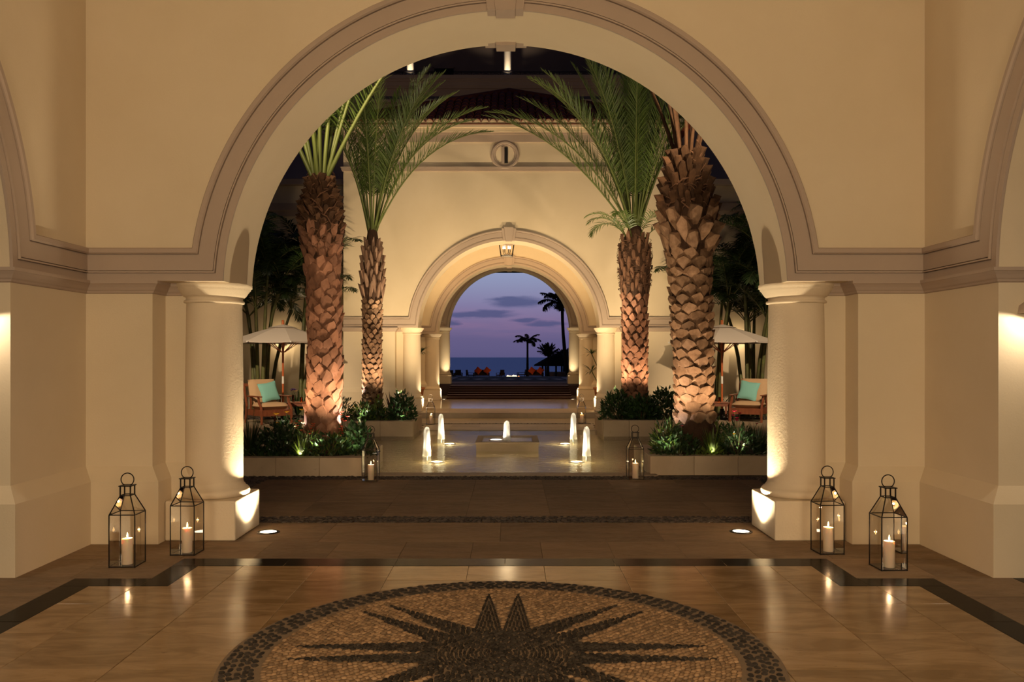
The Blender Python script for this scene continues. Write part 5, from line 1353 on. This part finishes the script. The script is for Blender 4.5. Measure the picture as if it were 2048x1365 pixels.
make_seat('lounge_chair', 'dark chair second from the arch edge on the left terrace', fx(917, YS), YS, .56, .15, 'chair', G)
make_seat('lounge_chair', 'dark chair turned sideways left of the sofa', fx(942, YS), YS, .36, 1.2, 'chair', G)
make_seat('lounge_chair', 'dark chair directly left of the fire pit', fx(1001, YS), YS, .42, -.4, 'chair', G)
make_seat('lounge_chair', 'dark chair turned sideways right of the fire pit', fx(1043, YS + 2), YS + 2, .40, -1.3, 'chair', G)
for px, lb in ((956, 'orange pillow on the left end of the left sofa'), (974, 'orange pillow on the right end of the left sofa'), (1064, 'orange pillow on the left end of the right sofa'), (1081, 'orange pillow on the right end of the right sofa')):
    mb = MB(); puff(mb, 0, 0, 0, .58, .58, .18, 0, 0, .10, 8); o = mb.build('orange_pillow', M['orange'])
    o.matrix_world = Matrix.Translation((fx(px, YS - .1), YS + .12, LZ + .79)) @ Matrix.Rotation(PI / 2 - .25, 4, 'X') @ Matrix.Rotation(PI / 4 + .12, 4, 'Z'); tag(o, lb, 'pillow', 'orange sofa pillows')
fp = thing('fire_pit', 'low round fire pit burning on the seaward terrace', 'fire pit', (fx(1024, 76), 76, LZ))
mb = MB(); mb.lathe([(.95, 0), (1.0, .30), (.86, .30), (.82, .22), (.001, .22)], n=28); mb.build('bowl', M['black'], fp)
rn = random.Random(3)
for k in range(16):
    x, y = rn.uniform(-.85, .85), rn.uniform(-.5, .5); h = rn.uniform(.10, .30) * (1.25 - abs(x)); w = rn.uniform(.06, .13)
    mb = MB(); mb.lathe([(w * .4, .2), (w, .2 + h * .35), (w * .6, .2 + h * .7), (.002, .2 + h)], (x, y, 0), n=8, sharp=False); mb.build('flame', M['flamecore'] if abs(x) < .5 else M['ember'], fp)
point('fire_light', (fx(1024, 76), 76, .3), 160, (1, .40, .12), .3)
def coco(label, px, Y, base, htop, crown, n, seed, lean=0.0, tr=.16, tilt=(.5, 1.5), bend=(1.2, 2.0)):
    rn = random.Random(seed); t = thing('coconut_palm', label, 'palm tree', (fx(px, Y), Y, base), 0, 'palms on the seaward terrace')
    pts = [(lean * (1 - (1 - s) ** 2) * 1.0, 0, (htop - base) * s) for s in (0, .2, .4, .6, .8, 1)]
    mb = MB(); mb.tube(pts, [tr * 1.3, tr, tr * .9, tr * .8, tr * .75, tr * .8], 8); mb.build('trunk', M['nightpalm'], t)
    ms = [frond_mesh('frond', crown, b, crown * .36, 34, pet=.10, wid=crown * .045, rr=.03, seed=seed + i, mats=('nightpalm', 'nightpalm'), vang=-.2, droop=.55) for i, b in enumerate((bend[0], sum(bend) / 2, bend[1]))]
    for k in range(n):
        az = 2 * PI * k / n + rn.uniform(-.2, .2); inst('frond', ms[k % 3], t, pts[-1], (-rn.uniform(*tilt), 0, az))
    return t
hz_ = lambda py, Y: EYE + (HY - py) * Y / F
coco('small coconut palm silhouette standing behind the fire pit', 1055, 86, LZ, hz_(684, 86), 1.55, 13, 1, 0, .13, (.6, 1.3), (1.2, 1.9))
coco('tall leaning coconut palm silhouette by the right arch edge', 1137, 84, LZ, hz_(612, 84), 2.7, 15, 2, -.62, .20, (.4, 1.3), (1.0, 1.9))
coco('bushy palm silhouette rising behind the thatched hut', 1096, 88, LZ, hz_(715, 88), 1.6, 24, 3, 0, .15, (.05, .9), (.4, 1.0))
coco('low palm silhouette at the right of the thatched hut roof', 1128, 96, -1.2, hz_(722, 96), 1.6, 20, 4, 0, .15, (.1, 1.0), (.6, 1.2))
hut = thing('thatched_hut', 'dark thatched beach hut at the right of the terrace', 'hut', (fx(1118, 92), 92, -1.2))
mb = MB(); mb.lathe([(2.75, 1.75), (2.7, 1.9), (1.2, 2.75), (.02, 3.25)], n=20, sharp=True); mb.build('roof', M['thatch'], hut)
for k in range(6):
    a = k * PI / 3 + .3; mb = MB(); mb.tube([(1.9 * math.cos(a), 1.9 * math.sin(a), 0), (1.9 * math.cos(a), 1.9 * math.sin(a), 1.9)], .10, 8); mb.build('post', M['black'], hut)
mb = MB(); mb.lathe([(1.3, 0), (1.3, 1.1)], n=16); mb.build('bar_counter', M['darkwall'], hut)
